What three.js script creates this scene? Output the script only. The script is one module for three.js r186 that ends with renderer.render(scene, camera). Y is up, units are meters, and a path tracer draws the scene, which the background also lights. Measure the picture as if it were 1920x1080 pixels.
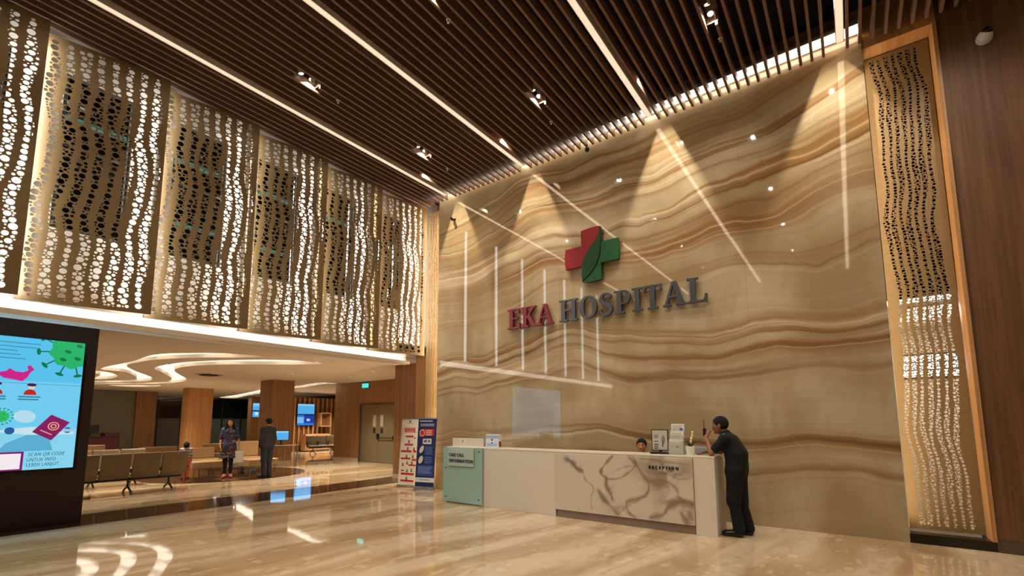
import * as THREE from 'three';
import { RoundedBoxGeometry } from 'three/addons/geometries/RoundedBoxGeometry.js';
import { TextGeometry } from 'three/addons/geometries/TextGeometry.js';
import { FontLoader } from 'three/addons/loaders/FontLoader.js';
import { mergeGeometries, toCreasedNormals } from 'three/addons/utils/BufferGeometryUtils.js';
import { RectAreaLightUniformsLib } from 'three/addons/lights/RectAreaLightUniformsLib.js';

RectAreaLightUniformsLib.init();
const scene = new THREE.Scene();
scene.background = new THREE.Color(0x000000);
const renderer = new THREE.WebGLRenderer({ antialias: true });
renderer.toneMapping = THREE.LinearToneMapping;
renderer.toneMappingExposure = 0.96;
renderer.shadowMap.enabled = true;

// ---------------------------------------------------------------- camera
const FOCAL = 879.7, PRINCIPAL_Y = 687.6, FULL_H = 2 * PRINCIPAL_Y;
const camera = new THREE.PerspectiveCamera(2 * Math.atan(PRINCIPAL_Y / FOCAL) * 180 / Math.PI, 1920 / FULL_H, 0.05, 200);
camera.setViewOffset(1920, FULL_H, 0, 0, 1920, 1080);
{
  const yaw = 0.6246, pitch = 0.1163, roll = -0.0037;
  const fwd = new THREE.Vector3(-Math.sin(yaw) * Math.cos(pitch), Math.sin(pitch), -Math.cos(yaw) * Math.cos(pitch));
  const r0 = new THREE.Vector3(Math.cos(yaw), 0, -Math.sin(yaw)), u0 = new THREE.Vector3().crossVectors(r0, fwd);
  const r = r0.clone().multiplyScalar(Math.cos(roll)).addScaledVector(u0, Math.sin(roll));
  const u = u0.clone().multiplyScalar(Math.cos(roll)).addScaledVector(r0, -Math.sin(roll));
  camera.quaternion.setFromRotationMatrix(new THREE.Matrix4().makeBasis(r, u, fwd.clone().negate()));
  camera.position.set(8.597, 1.6, 8.2475);
}
scene.add(camera);

// ---------------------------------------------------------------- light levels (each lamp's light is made in its own builder)
const WARM = new THREE.Color().setRGB(1, 0.78, 0.54), SOFT = new THREE.Color().setRGB(1, 0.87, 0.7), WHITE = new THREE.Color().setRGB(1, 0.97, 0.92), AMBER = new THREE.Color().setRGB(1, 0.68, 0.34);
const LEVEL = { strip: 8.5, wash: 11, beam: 20, down: 17, fascia: 6, cavity: 75, niche: 62, cove: 1.3, lobbyDown: 50, screen: 1.6, room: 3 };

// ---------------------------------------------------------------- helpers
function mulberry(a) { return () => { a |= 0; a = a + 0x6D2B79F5 | 0; let t = Math.imul(a ^ a >>> 15, 1 | a); t = t + Math.imul(t ^ t >>> 7, 61 | t) ^ t; return ((t ^ t >>> 14) >>> 0) / 4294967296; }; }
const V = (x, y, z) => new THREE.Vector3(x, y, z);
const taken = new Map();
function numbered(n) { const k = taken.get(n) || 0; taken.set(n, k + 1); return k ? n + '_' + String(k).padStart(3, '0') : n; }
function lit(o) { o.traverse((m) => { if (m.isMesh) { m.castShadow = true; m.receiveShadow = true; } }); return o; }
function uvm(g) {                                            // uv in metres by the way each face points
  if (g.index) g = g.toNonIndexed();
  const p = g.attributes.position, n = new Float32Array(p.count * 2), a = V(0, 0, 0), b = V(0, 0, 0), c = V(0, 0, 0);
  for (let i = 0; i < p.count; i += 3) {
    a.fromBufferAttribute(p, i); b.fromBufferAttribute(p, i + 1).sub(a); c.fromBufferAttribute(p, i + 2).sub(a); b.cross(c);
    const ax = Math.abs(b.x), ay = Math.abs(b.y), az = Math.abs(b.z);
    for (let k = 0; k < 3; k++) {
      const x = p.getX(i + k), y = p.getY(i + k), z = p.getZ(i + k);
      const q = ax >= ay && ax >= az ? [z, y] : ay >= az ? [x, z] : [x, y];
      n[2 * (i + k)] = q[0]; n[2 * (i + k) + 1] = q[1];
    }
  }
  g.setAttribute('uv', new THREE.BufferAttribute(n, 2));
  return g;
}
function bx(x0, x1, y0, y1, z0, z1, r = 0) {                 // box by its extents, rounded edges of radius r
  const w = x1 - x0, h = y1 - y0, d = z1 - z0;
  const g = r ? new RoundedBoxGeometry(w, h, d, 2, Math.min(r, w / 2.01, h / 2.01, d / 2.01)) : new THREE.BoxGeometry(w, h, d);
  g.translate((x0 + x1) / 2, (y0 + y1) / 2, (z0 + z1) / 2);
  return g;
}
function cyl(r0, r1, a, b, n = 14) {                         // tapered cylinder from a to b
  const A = V(...a), B = V(...b), d = B.clone().sub(A), g = new THREE.CylinderGeometry(r1, r0, d.length(), n);
  g.applyQuaternion(new THREE.Quaternion().setFromUnitVectors(V(0, 1, 0), d.clone().normalize()));
  g.translate(...A.add(B).multiplyScalar(0.5).toArray());
  return g;
}
function lathe(pts, n = 20) { return new THREE.LatheGeometry(pts.map(([x, y]) => new THREE.Vector2(x, y)), n); }
function tube(pts, r, n = 20, s = 8) { return new THREE.TubeGeometry(new THREE.CatmullRomCurve3(pts.map((p) => V(...p))), n, r, s); }
function join(gs) { return gs.length === 1 ? uvm(gs[0]) : mergeGeometries(gs.map((g) => { g = uvm(g); for (const k of Object.keys(g.attributes)) if (!['position', 'normal', 'uv'].includes(k)) g.deleteAttribute(k); return g; })); }
function part(name, gs, mat, parent) {                       // one mesh, a part of parent
  const m = new THREE.Mesh(join(Array.isArray(gs) ? gs : [gs]), mat);
  m.name = name; parent.add(m); return m;
}
function rawPart(name, g, mat, parent) { const m = new THREE.Mesh(g, mat); m.name = name; parent.add(m); return m; }
function thing(name, label, category, [x, y, z] = [0, 0, 0], turn = 0, group) {
  const o = new THREE.Group(); o.name = numbered(name); o.position.set(x, y, z); o.rotation.y = turn;
  o.userData = { label, category }; if (group) o.userData.group = group;
  scene.add(o); return o;
}
function struct(name, label, category, gs, mat) {
  const o = gs ? new THREE.Mesh(join(Array.isArray(gs) ? gs : [gs]), mat) : new THREE.Group();
  o.name = numbered(name); o.userData = { label, category, kind: 'structure' }; scene.add(o); return o;
}
function solo(name, label, category, gs, mat, group) {
  const o = new THREE.Mesh(join(Array.isArray(gs) ? gs : [gs]), mat);
  o.name = numbered(name); o.userData = { label, category }; if (group) o.userData.group = group; scene.add(o); return o;
}
const FACE = { down: [-Math.PI / 2, 0], up: [Math.PI / 2, 0], px: [0, -Math.PI / 2], nx: [0, Math.PI / 2], nz: [0, 0], pz: [0, Math.PI] };
function area(parent, color, power, w, h, [x, y, z], face, extra = 0) {
  const l = new THREE.RectAreaLight(color, power, w, h); l.position.set(x, y, z);
  const [rx, ry] = FACE[face]; l.rotation.set(rx, ry + extra, 0, 'YXZ'); l.name = 'area_light'; parent.add(l); return l;
}
function spot(parent, color, power, [x, y, z], [tx, ty, tz], deg, pen = 0.3, radius = 1) {
  const l = new THREE.SpotLight(color, power, 0, deg * Math.PI / 180, pen, 2); l.position.set(x, y, z); l.target.position.set(tx, ty, tz);
  l.castShadow = true; l.shadow.radius = radius; l.shadow.mapSize.set(1024, 1024); l.name = 'spot_light'; parent.add(l); parent.add(l.target); l.target.name = 'spot_target'; return l;
}

// noise
const hash = (x, y, s) => { let h = Math.imul(x, 374761393) + Math.imul(y, 668265263) + Math.imul(s, 2147483647 - 1013) | 0; h = Math.imul(h ^ h >>> 13, 1274126177); return ((h ^ h >>> 16) >>> 0) / 4294967296; };
function noise(x, y, s = 0) {
  const xi = Math.floor(x), yi = Math.floor(y); let fx = x - xi, fy = y - yi; fx = fx * fx * (3 - 2 * fx); fy = fy * fy * (3 - 2 * fy);
  const a = hash(xi, yi, s), b = hash(xi + 1, yi, s), c = hash(xi, yi + 1, s), d = hash(xi + 1, yi + 1, s);
  return a + (b - a) * fx + (c - a) * fy + (a - b - c + d) * fx * fy;
}
function fbm(x, y, o = 4, s = 0) { let v = 0, a = 0.5, t = 0; for (let i = 0; i < o; i++) { v += a * noise(x, y, s + i * 17); t += a; a *= 0.5; x = x * 2.03 + 7.1; y = y * 2.03 + 3.3; } return v / t; }
const mix = (a, b, t) => a + (b - a) * t, clamp = (v, a = 0, b = 1) => Math.min(b, Math.max(a, v)), sst = (a, b, v) => { v = clamp((v - a) / (b - a)); return v * v * (3 - 2 * v); };
const mix3 = (a, b, t) => [mix(a[0], b[0], t), mix(a[1], b[1], t), mix(a[2], b[2], t)];
function dataTex(w, h, fn, sx, sy, wrap = THREE.RepeatWrapping, srgb = true) {      // fn(x, y in metres) -> sRGB 0..1; sx, sy size in metres
  const d = new Uint8Array(w * h * 4);
  for (let j = 0; j < h; j++) for (let i = 0; i < w; i++) {
    const c = fn((i + 0.5) / w * sx, (j + 0.5) / h * sy), k = 4 * (j * w + i);
    d[k] = clamp(c[0]) * 255; d[k + 1] = clamp(c[1]) * 255; d[k + 2] = clamp(c[2]) * 255; d[k + 3] = 255;
  }
  const t = new THREE.DataTexture(d, w, h); t.magFilter = THREE.LinearFilter; t.minFilter = THREE.LinearMipmapLinearFilter; t.generateMipmaps = true;
  t.wrapS = t.wrapT = wrap; if (srgb) t.colorSpace = THREE.SRGBColorSpace; t.repeat.set(1 / sx, 1 / sy); t.needsUpdate = true; return t;
}
function canvasTex(w, h, draw) {
  const c = document.createElement('canvas'); c.width = w; c.height = h; draw(c.getContext('2d'), w, h);
  const t = new THREE.CanvasTexture(c); t.colorSpace = THREE.SRGBColorSpace; return t;
}
const std = (o) => new THREE.MeshStandardMaterial(o), phys = (o) => new THREE.MeshPhysicalMaterial(o);
const plain = (hex, roughness = 0.6, metalness = 0, more = {}) => std({ color: hex, roughness, metalness, ...more });
const glow = (color, k) => std({ color: 0x222222, roughness: 0.8, emissive: color, emissiveIntensity: k });

// ---------------------------------------------------------------- materials
const H = 7.17, XL = 0.37, XR = 9.1;
// layered onyx of the feature wall: bands that run across and swell in waves
const BANDS = [[6.75, 0.25, 0.7], [6.1, 0.25, 1.0], [5.4, 0.3, 1.1], [4.78, 0.2, 0.95], [4.2, 0.12, 0.6], [3.22, 0.16, 0.9], [2.85, 0.2, 1.15], [2.45, 0.12, 0.8], [1.3, 0.14, 1.2], [0.85, 0.1, 0.5]];
const onyxTex = dataTex(2048, 1720, (x, y) => {
  const und = 0.13 * Math.sin(x * 0.95 + 0.4 + y * 0.25) + 0.07 * Math.sin(x * 1.9 + 1.7 + y * 0.7) + 0.03 * Math.sin(x * 3.7 + y);
  const rise = sst(3.4, 6.5, y) * (x - 4) * 0.10;
  const w = und + 0.40 * (fbm(x * 0.42, y * 0.55, 3, 3) - 0.5) + 0.16 * (fbm(x * 1.6, y * 1.6, 3, 8) - 0.5);
  const v = y - rise + w;
  let z = 0; for (const [c, sg, st] of BANDS) { const q = (v - c) / sg; if (q * q < 9) z += st * Math.exp(-q * q) * (0.35 + 1.0 * noise(x * 0.55 + c * 3, c * 7.3, 21)); } z = clamp(z);
  const fine = fbm(v * 7.5 + 0.25 * noise(x * 1.3, y * 2, 31), x * 0.22, 4, 41);
  const line = Math.pow(1 - Math.abs(2 * noise(v * 9 + 3, x * 0.16, 51) - 1), 5);
  const lite = Math.pow(1 - Math.abs(2 * noise(v * 5.3 + 9, x * 0.12, 61) - 1), 9);
  const cloud = fbm(x * 1.1 + 2, y * 0.8, 4, 71), fan = fbm(x * 6 + w * 4, y * 0.9, 3, 81);
  let c = mix3([0.63, 0.55, 0.415], [0.725, 0.66, 0.54], sst(0.3, 0.7, cloud));
  c = mix3(c, [0.64, 0.54, 0.39], 0.35 * sst(0.5, 0.8, fan) * (1 - z));
  c = mix3(c, [0.55, 0.41, 0.26], clamp(z * sst(0.38, 0.64, fine) * 1.0));
  c = mix3(c, [0.40, 0.28, 0.17], clamp(line * (0.05 + 0.75 * z)));
  c = mix3(c, [0.90, 0.83, 0.71], clamp(lite * (0.10 + 0.5 * z)));
  const g = 0.02 * (noise(x * 60, y * 60, 91) - 0.5);
  return [c[0] + g, c[1] + g, c[2] + g];
}, 8.73, 7.75);
const M = {};
M.onyx = phys({ map: onyxTex, roughness: 0.035, ior: 1.5 });
const floorTex = dataTex(2048, 2048, (x, y) => {          // x across, y along the veins
  const w = 0.9 * (fbm(x * 0.35, y * 0.22, 3, 5) - 0.5) + 0.22 * (fbm(x * 1.8, y * 0.7, 3, 6) - 0.5);
  const u = x + 0.16 * y + w;
  const a = fbm(u * 2.3, y * 0.30, 5, 12), b = fbm(u * 6, y * 0.8, 4, 14), vein = Math.pow(1 - Math.abs(2 * noise(u * 3.1, y * 0.25, 23) - 1), 7), fleck = fbm(x * 9, y * 5, 3, 33);
  let c = mix3([0.68, 0.58, 0.44], [0.80, 0.725, 0.61], sst(0.32, 0.66, a));
  c = mix3(c, [0.62, 0.47, 0.30], 0.38 * sst(0.52, 0.78, b) * sst(0.35, 0.6, 1 - a));
  c = mix3(c, [0.50, 0.36, 0.22], 0.22 * vein * sst(0.4, 0.6, fleck));
  c = mix3(c, [0.90, 0.84, 0.73], 0.4 * sst(0.58, 0.8, fleck));
  return c;
}, 12, 12);
M.floor = phys({ map: floorTex, roughness: 0.035, ior: 1.5 });
const woodFn = (c0, c1, c2, s) => (x, y) => {
  const g = fbm(x * 26 + 2 * noise(x * 2, y * 0.7, s), y * 0.8, 4, s), p = noise(x * 0.8, 3, s + 5), f = fbm(x * 90, y * 3, 2, s + 9);
  let c = mix3(c0, c1, sst(0.3, 0.7, g)); c = mix3(c, c2, 0.35 * sst(0.55, 0.85, f)); const k = 0.94 + 0.12 * p; return [c[0] * k, c[1] * k, c[2] * k];
};
M.wood = std({ map: dataTex(1024, 1024, woodFn([0.54, 0.385, 0.24], [0.62, 0.455, 0.29], [0.45, 0.31, 0.185], 101), 3, 3, THREE.MirroredRepeatWrapping), roughness: 0.5 });
M.lightWood = std({ map: dataTex(1024, 1024, woodFn([0.70, 0.50, 0.30], [0.77, 0.57, 0.36], [0.60, 0.41, 0.23], 131), 3, 3, THREE.MirroredRepeatWrapping), roughness: 0.5 });
M.darkWood = std({ map: dataTex(1024, 1024, woodFn([0.38, 0.25, 0.14], [0.44, 0.30, 0.17], [0.30, 0.19, 0.105], 151), 3, 3, THREE.MirroredRepeatWrapping), roughness: 0.58 });
M.slat = plain(0x74594a, 0.55);
M.voidTop = plain(0x1a100b, 0.9);
M.bronze = std({ map: dataTex(512, 512, (x, y) => { const n = 0.04 * (fbm(x * 30, y * 30, 3, 5) - 0.5); return [0.50 + n, 0.41 + n, 0.27 + n]; }, 1, 1), roughness: 0.42, metalness: 0.1 });
M.whitePaint = std({ map: dataTex(256, 256, (x, y) => { const n = 0.02 * (fbm(x * 12, y * 12, 3, 7) - 0.5); return [0.90 + n, 0.88 + n, 0.84 + n]; }, 2, 2), roughness: 0.8 });
M.ceilPaint = std({ map: dataTex(256, 256, (x, y) => { const n = 0.02 * (fbm(x * 9, y * 9, 3, 9) - 0.5); return [0.86 + n, 0.81 + n, 0.74 + n]; }, 2, 2), roughness: 0.85 });
M.darkMarble = phys({ map: dataTex(1024, 1024, (x, y) => { const v = Math.pow(1 - Math.abs(2 * fbm(x * 2, y * 2, 4, 5) - 1), 12), n = fbm(x * 8, y * 8, 4, 6); return mix3(mix3([0.20, 0.13, 0.085], [0.27, 0.185, 0.125], n), [0.45, 0.34, 0.24], 0.5 * v); }, 3, 3), roughness: 0.08 });
M.blackStone = phys({ color: 0x15110e, roughness: 0.1 });
M.black = plain(0x111113, 0.5);
M.blackGloss = plain(0x0c0c0e, 0.2);
M.steel = plain(0xb9bcc0, 0.28, 1);
M.kiosk = plain(0x33201a, 0.5);
M.solidWhite = std({ map: dataTex(256, 256, (x, y) => { const n = 0.015 * (fbm(x * 20, y * 20, 3, 3) - 0.5); return [0.87 + n, 0.83 + n, 0.77 + n]; }, 1, 1), roughness: 0.28 });
M.taupe = plain(0x8f7a6b, 0.4);
M.fabric = std({ map: dataTex(512, 512, (x, y) => { const n = 0.10 * (noise(x * 300, y * 300, 2) - 0.5) + 0.05 * (fbm(x * 7, y * 7, 3, 4) - 0.5); return [0.66 + n, 0.53 + n, 0.37 + n]; }, 1, 1), roughness: 0.85 });
M.vinyl = std({ map: dataTex(512, 512, (x, y) => { const n = 0.05 * (noise(x * 200, y * 200, 2) - 0.5) + 0.05 * (fbm(x * 5, y * 5, 3, 4) - 0.5); return [0.46 + n, 0.385 + n, 0.28 + n]; }, 1, 1), roughness: 0.5 });
M.glass = phys({ color: 0xffffff, roughness: 0.02, transmission: 1, thickness: 0, ior: 1.5 });
M.tealGlass = phys({ color: 0x6f8f8a, roughness: 0.05, transmission: 1, thickness: 0, ior: 1.5 });
M.night = plain(0x0b1013, 0.6);
const ledWarm = glow(WARM, 2.2), ledSoft = glow(SOFT, 1.6), ledWhite = glow(WHITE, 2.4), ledAmber = glow(AMBER, 1.6), lens = glow(SOFT, 6);
onyxTex.offset.set(-XL / 8.73, 0);
// ---------------------------------------------------------------- floor
struct('floor', 'glossy beige veined marble floor of the tall reception hall', 'floor', bx(-1.33, 14.2, -0.12, 0, -4.2, 14.2), M.floor);
struct('floor', 'glossy beige marble floor of the low waiting lobby behind the dark band', 'floor', bx(-28, -2.53, -0.12, 0, -9.2, 14.2), M.floor);
struct('floor', 'dark brown polished marble band between hall floor and waiting lobby', 'floor', bx(-2.53, -1.33, -0.12, 0, -4.2, 14.2), M.darkMarble);
{
  const s = new THREE.Shape(); s.absarc(0, 0, 2.25, 0, Math.PI * 2);
  const g = new THREE.ExtrudeGeometry(s, { depth: 0.003, bevelEnabled: false, curveSegments: 48 }); g.rotateX(-Math.PI / 2); g.translate(-7.4, 0, 1.35);
  struct('floor', 'round dark marble inlay in the lobby floor under the two standing persons', 'floor', g, M.darkMarble);
}

// ---------------------------------------------------------------- back wall with onyx slabs
struct('wall_back', 'solid core wall behind the onyx slabs', 'wall', bx(XL + 0.06, XR - 0.06, 0, 7.75, -0.9, -0.035), M.darkWood);
{
  const w = struct('wall_back', 'tall polished onyx feature wall with wavy tan and brown layers', 'wall'), R = mulberry(5), NX = 5, NY = 5, dx = (XR - XL) / NX, dy = 7.75 / NY;
  for (let i = 0; i < NX; i++) for (let j = 0; j < NY; j++) {
    const x0 = XL + i * dx + 0.0007, x1 = XL + (i + 1) * dx - 0.0007, y0 = j * dy + (j ? 0.0007 : 0.0), y1 = (j + 1) * dy - 0.0007;
    const g = uvm(bx(x0, x1, y0, y1, -0.03, 0)); const cx = (x0 + x1) / 2, cy = (y0 + y1) / 2; g.translate(-cx, -cy, 0);
    const m = rawPart('slab', g, M.onyx, w); m.position.set(cx, cy, 0); m.rotation.set((R() - 0.5) * 0.0022, (R() - 0.5) * 0.0022, 0);
  }
}
// right of the niche, front, right side, roof
struct('wall_right', 'dark brown wood veneer wall right of the perforated niche', 'wall', bx(9.92, 14.2, 0, 7.75, -0.9, 0), M.darkWood);
struct('baseboard_right', 'brushed metal skirting under the dark wood wall', 'baseboard', bx(9.94, 14, 0, 0.14, 0, 0.015), plain(0x6a5a4e, 0.35, 0.6));
struct('wall_side', 'dark wood side wall of the hall, right of the camera', 'wall', bx(14, 14.2, 0, 7.75, 0, 14.2), M.darkWood);
struct('wall_front', 'dark wood entrance wall of the hall, behind the camera', 'wall', bx(-1.2, 14.2, 0, 7.75, 14, 14.2), M.darkWood);
struct('trim_1', 'dropped wood bulkhead over the entrance doors', 'bulkhead', bx(0.2, 13.9, 6.55, 7.1, 12.4, 13.95), M.darkWood);
{
  const d = struct('door_2', 'glazed entrance door in the wall behind the camera', 'door');
  part('frame', [bx(4, 4.1, 0, 3, 13.9, 14), bx(7.9, 8, 0, 3, 13.9, 14), bx(4, 8, 2.9, 3, 13.9, 14)], M.black, d);
  for (const x of [4.1, 6.0]) part('pane', bx(x + 0.01, x + 1.88, 0.03, 2.9, 13.94, 13.96), phys({ color: 0x0d1216, roughness: 0.05 }), d);
}
const STRIPS = [0.8, 3.1, 5.95, 8.84, 11.7], SPOTS = [];
for (const x of [1.66, 4.52, 7.38, 10.25]) for (const z of [1.85, 4.42, 7.0, 9.6]) SPOTS.push([x, z]);
{
  const c = struct('ceiling', 'high ceiling of parallel dark brown timber slats', 'ceiling');
  part('void_board', bx(-1.2, 14.2, 7.75, 7.9, -0.9, 14.2), M.voidTop, c);
  const full = uvm(bx(-0.019, 0.019, H, H + 0.15, 0.03, 13.95, 0.004));
  for (let k = 0; k < 95; k++) {
    const x = -0.22 + 0.15 * k;
    if (x > 13.9 || STRIPS.some((s) => Math.abs(s - x) < 0.062)) continue;
    const cuts = SPOTS.filter(([sx]) => Math.abs(sx - x) < 0.075).map(([, z]) => z).sort((a, b) => a - b);
    if (!cuts.length) { const m = rawPart('slat', full, M.slat, c); m.position.x = x; continue; }
    let z0 = 0.03;
    for (const z of [...cuts, 99]) {
      const z1 = z === 99 ? 13.95 : z - 0.2; part('slat', bx(x - 0.019, x + 0.019, H, H + 0.15, z0, z1, 0.004), M.slat, c); z0 = z + 0.2;
    }
  }
}
// ---------------------------------------------------------------- mezzanine: slab, backing wall with windows, fascia
const PZ = 0.09, PP = 1.42, NP = 8;                         // panel i runs from PZ + PP * (i + 1) down to PZ + PP * i
const FB = 3.24, FT = 7.12;
const XW = -0.6;
{
  const w = struct('wall_left', 'white wall behind the perforated screens on the upper floor', 'wall');
  const b = [];
  b.push(bx(XW - 0.15, XW, 3.4, 4.42, 0.5, 14.2), bx(XW - 0.15, XW, 6.85, 7.75, -0.9, 14.2), bx(XW - 0.15, XW, 3.62, 4.42, -0.9, 0.5));
  let z0 = -0.9;
  for (let i = 0; i < NP; i++) { const s = PZ + PP * (i + 1); b.push(bx(XW - 0.15, XW, 4.42, 6.85, z0, s - 1.15)); z0 = s - 0.30; }
  b.push(bx(XW - 0.15, XW, 4.42, 6.85, z0, 14.2));
  part('wall_panel', b, M.whitePaint, w);
  for (let i = 0; i < NP; i++) {
    const s = PZ + PP * (i + 1), win = struct('window_' + (i + 1), 'dark teal upper window behind perforated screen, number ' + (i + 1) + ' counted from the onyx wall', 'window');
    const za = s - 1.15, zb = s - 0.30;
    part('frame', [bx(XW - 0.12, XW - 0.06, 4.42, 4.47, za, zb), bx(XW - 0.12, XW - 0.06, 6.8, 6.85, za, zb), bx(XW - 0.12, XW - 0.06, 4.47, 6.8, za, za + 0.05), bx(XW - 0.12, XW - 0.06, 4.47, 6.8, zb - 0.05, zb), bx(XW - 0.12, XW - 0.06, 5.72, 5.76, za + 0.05, zb - 0.05)], plain(0x3d4542, 0.4), win);
    part('pane', bx(XW - 0.095, XW - 0.085, 4.47, 6.8, za + 0.05, zb - 0.05), M.tealGlass, win);
  }
  struct('wall_upper', 'dark far wall of the upper floor room', 'wall', [bx(-5.2, -5, 3.4, 7.75, -0.9, 14.2), bx(-5, XW - 0.15, 3.4, 7.75, -0.95, -0.9), bx(-5, -1.2, 3.4, 7.75, 14.2, 14.3)], plain(0x3f4a49, 0.8));
  struct('ceiling_upper', 'dark ceiling of the upper floor room', 'ceiling', bx(-5.2, -1.2, 7.75, 7.9, -0.95, 14.2), plain(0x3a4140, 0.8));
  struct('wall_left', 'white end wall left of the last perforated screen', 'wall', bx(-1.0, -0.1, 2.98, 7.75, 11.6, 14.2), M.whitePaint);
}
// perforated metal sheet: wavy columns of round holes of many sizes
function perforated(L, HH, cols, seed, rMax, rMin, thick, wave, edge = 0.05) {
  const R = mulberry(seed), shape = new THREE.Shape([[0, 0], [L, 0], [L, HH], [0, HH]].map(([x, y]) => new THREE.Vector2(x, y)));
  const pitch = (L - 2 * edge) / cols, cell = 2 * rMax + 0.01, grid = new Map(), key = (i, j) => i * 4096 + j;
  const off = (y) => wave * (Math.sin(y * 2.1 + seed) + 0.6 * Math.sin(y * 4.6 + 1.3 * seed) + 0.35 * Math.sin(y * 8.1));
  const fits = (x, y, r) => {
    if (x - r < 0.012 || x + r > L - 0.012 || y - r < 0.05 || y + r > HH - 0.05) return false;
    const ci = Math.floor(x / cell), cj = Math.floor(y / cell);
    for (let i = ci - 1; i <= ci + 1; i++) for (let j = cj - 1; j <= cj + 1; j++) for (const [a, b, c] of grid.get(key(i, j)) || []) if (Math.hypot(a - x, b - y) < c + r + 0.075 * rMax) return false;
    return true;
  };
  const holes = [];
  for (let k = 0; k < cols; k++) {
    const ph = R() * 6.3, mid = (y) => edge + (k + 0.5) * pitch + off(y + 0.06 * Math.sin(ph) + k * 0.03), hw = (y) => pitch * (0.315 + 0.09 * Math.sin(y * 3.1 + ph) + 0.05 * Math.sin(y * 7.3 + ph * 2));
    for (const [r0, r1, tries] of [[rMax * 0.72, rMax, 8], [rMax * 0.42, rMax * 0.72, 50], [rMin, rMax * 0.42, 110]]) {
      const n = Math.round(tries * HH / 0.09);
      for (let t = 0; t < n; t++) {
        const y = R() * HH, r = mix(r0, r1, R()), h = hw(y); if (h < r * 0.8) continue;
        const x = mid(y) + (R() * 2 - 1) * Math.max(0, h - r * 0.8);
        if (!fits(x, y, r)) continue;
        const q = key(Math.floor(x / cell), Math.floor(y / cell)); if (!grid.has(q)) grid.set(q, []); grid.get(q).push([x, y, r]); holes.push([x, y, r]);
      }
    }
  }
  for (const [x, y, r] of holes) {
    const n = r > rMax * 0.6 ? 12 : r > rMax * 0.4 ? 8 : 6, p = [];
    for (let i = 0; i < n; i++) p.push(new THREE.Vector2(x + r * Math.cos(-i / n * 6.28318), y + r * Math.sin(-i / n * 6.28318)));
    shape.holes.push(new THREE.Path(p));
  }
  const g = new THREE.ExtrudeGeometry(shape, { depth: thick, bevelEnabled: false, curveSegments: 1 });
  return uvm(g);
}
const ORD = ['first', 'second', 'third', 'fourth', 'fifth', 'sixth', 'seventh', 'eighth'];
{
  const run = 0.30, L = Math.hypot(PP, run), g = perforated(L, FT - FB, 8, 3, 0.046, 0.011, 0.012, 0.036);
  for (let i = 0; i < NP; i++) {
    const zs = PZ + PP * (i + 1) + 0.0, ze = PZ + PP * i;
    const t = thing('perforated_screen', 'tall perforated bronze metal screen above the lobby, ' + ORD[i] + ' from the onyx wall', 'screen', [-run, FB, zs], 0, 'perforated facade screens');
    const m = rawPart('perforated_sheet', g, M.bronze, t);    // local x along the sheet from its recessed start to its protruding end
    m.rotation.y = Math.atan2(PP, run);
    const ll = thing('led_profile', 'vertical white light line on the outer edge of the ' + ORD[i] + ' screen from the onyx wall', 'light', [-0.035, FB + 0.02, ze + 0.03], 0, 'vertical light lines of the facade screens');
    part('profile', bx(-0.08, 0.0, 0.0, 3.8, 0.012, 0.024), M.bronze, ll);
    part('diffuser', bx(-0.078, -0.004, 0.02, 3.78, -0.012, 0.012), glow(WHITE, 8), ll);
    area(ll, WHITE, LEVEL.cavity, 0.03, 3.7, [-0.084, 1.9, 0.0], 'nx', 0.12);
  }
}
// fascia of the mezzanine with its light shelf
struct('trim_2', 'white fascia beam under the perforated screens', 'fascia', bx(-0.46, -0.22, 3.0, 3.22, 0.55, 14), M.whitePaint);
struct('trim_3', 'beige light shelf lip along the fascia over the lobby opening', 'fascia', [bx(-0.22, 0.0, 2.985, 3.01, 0.55, 14), bx(-0.02, 0.0, 3.01, 3.055, 0.55, 14)], std({ color: 0xd9c9b3, roughness: 0.6 }));
{
  const t = thing('cove_light', 'long bright white light band on the shelf over the lobby opening', 'light');
  part('diffuser', bx(-0.215, -0.17, 3.02, 3.215, 0.6, 13.9, 0.004), glow(SOFT, 1.5), t);
  area(t, SOFT, LEVEL.fascia, 13.2, 0.19, [-0.16, 3.12, 7.25], 'px');
}
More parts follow.
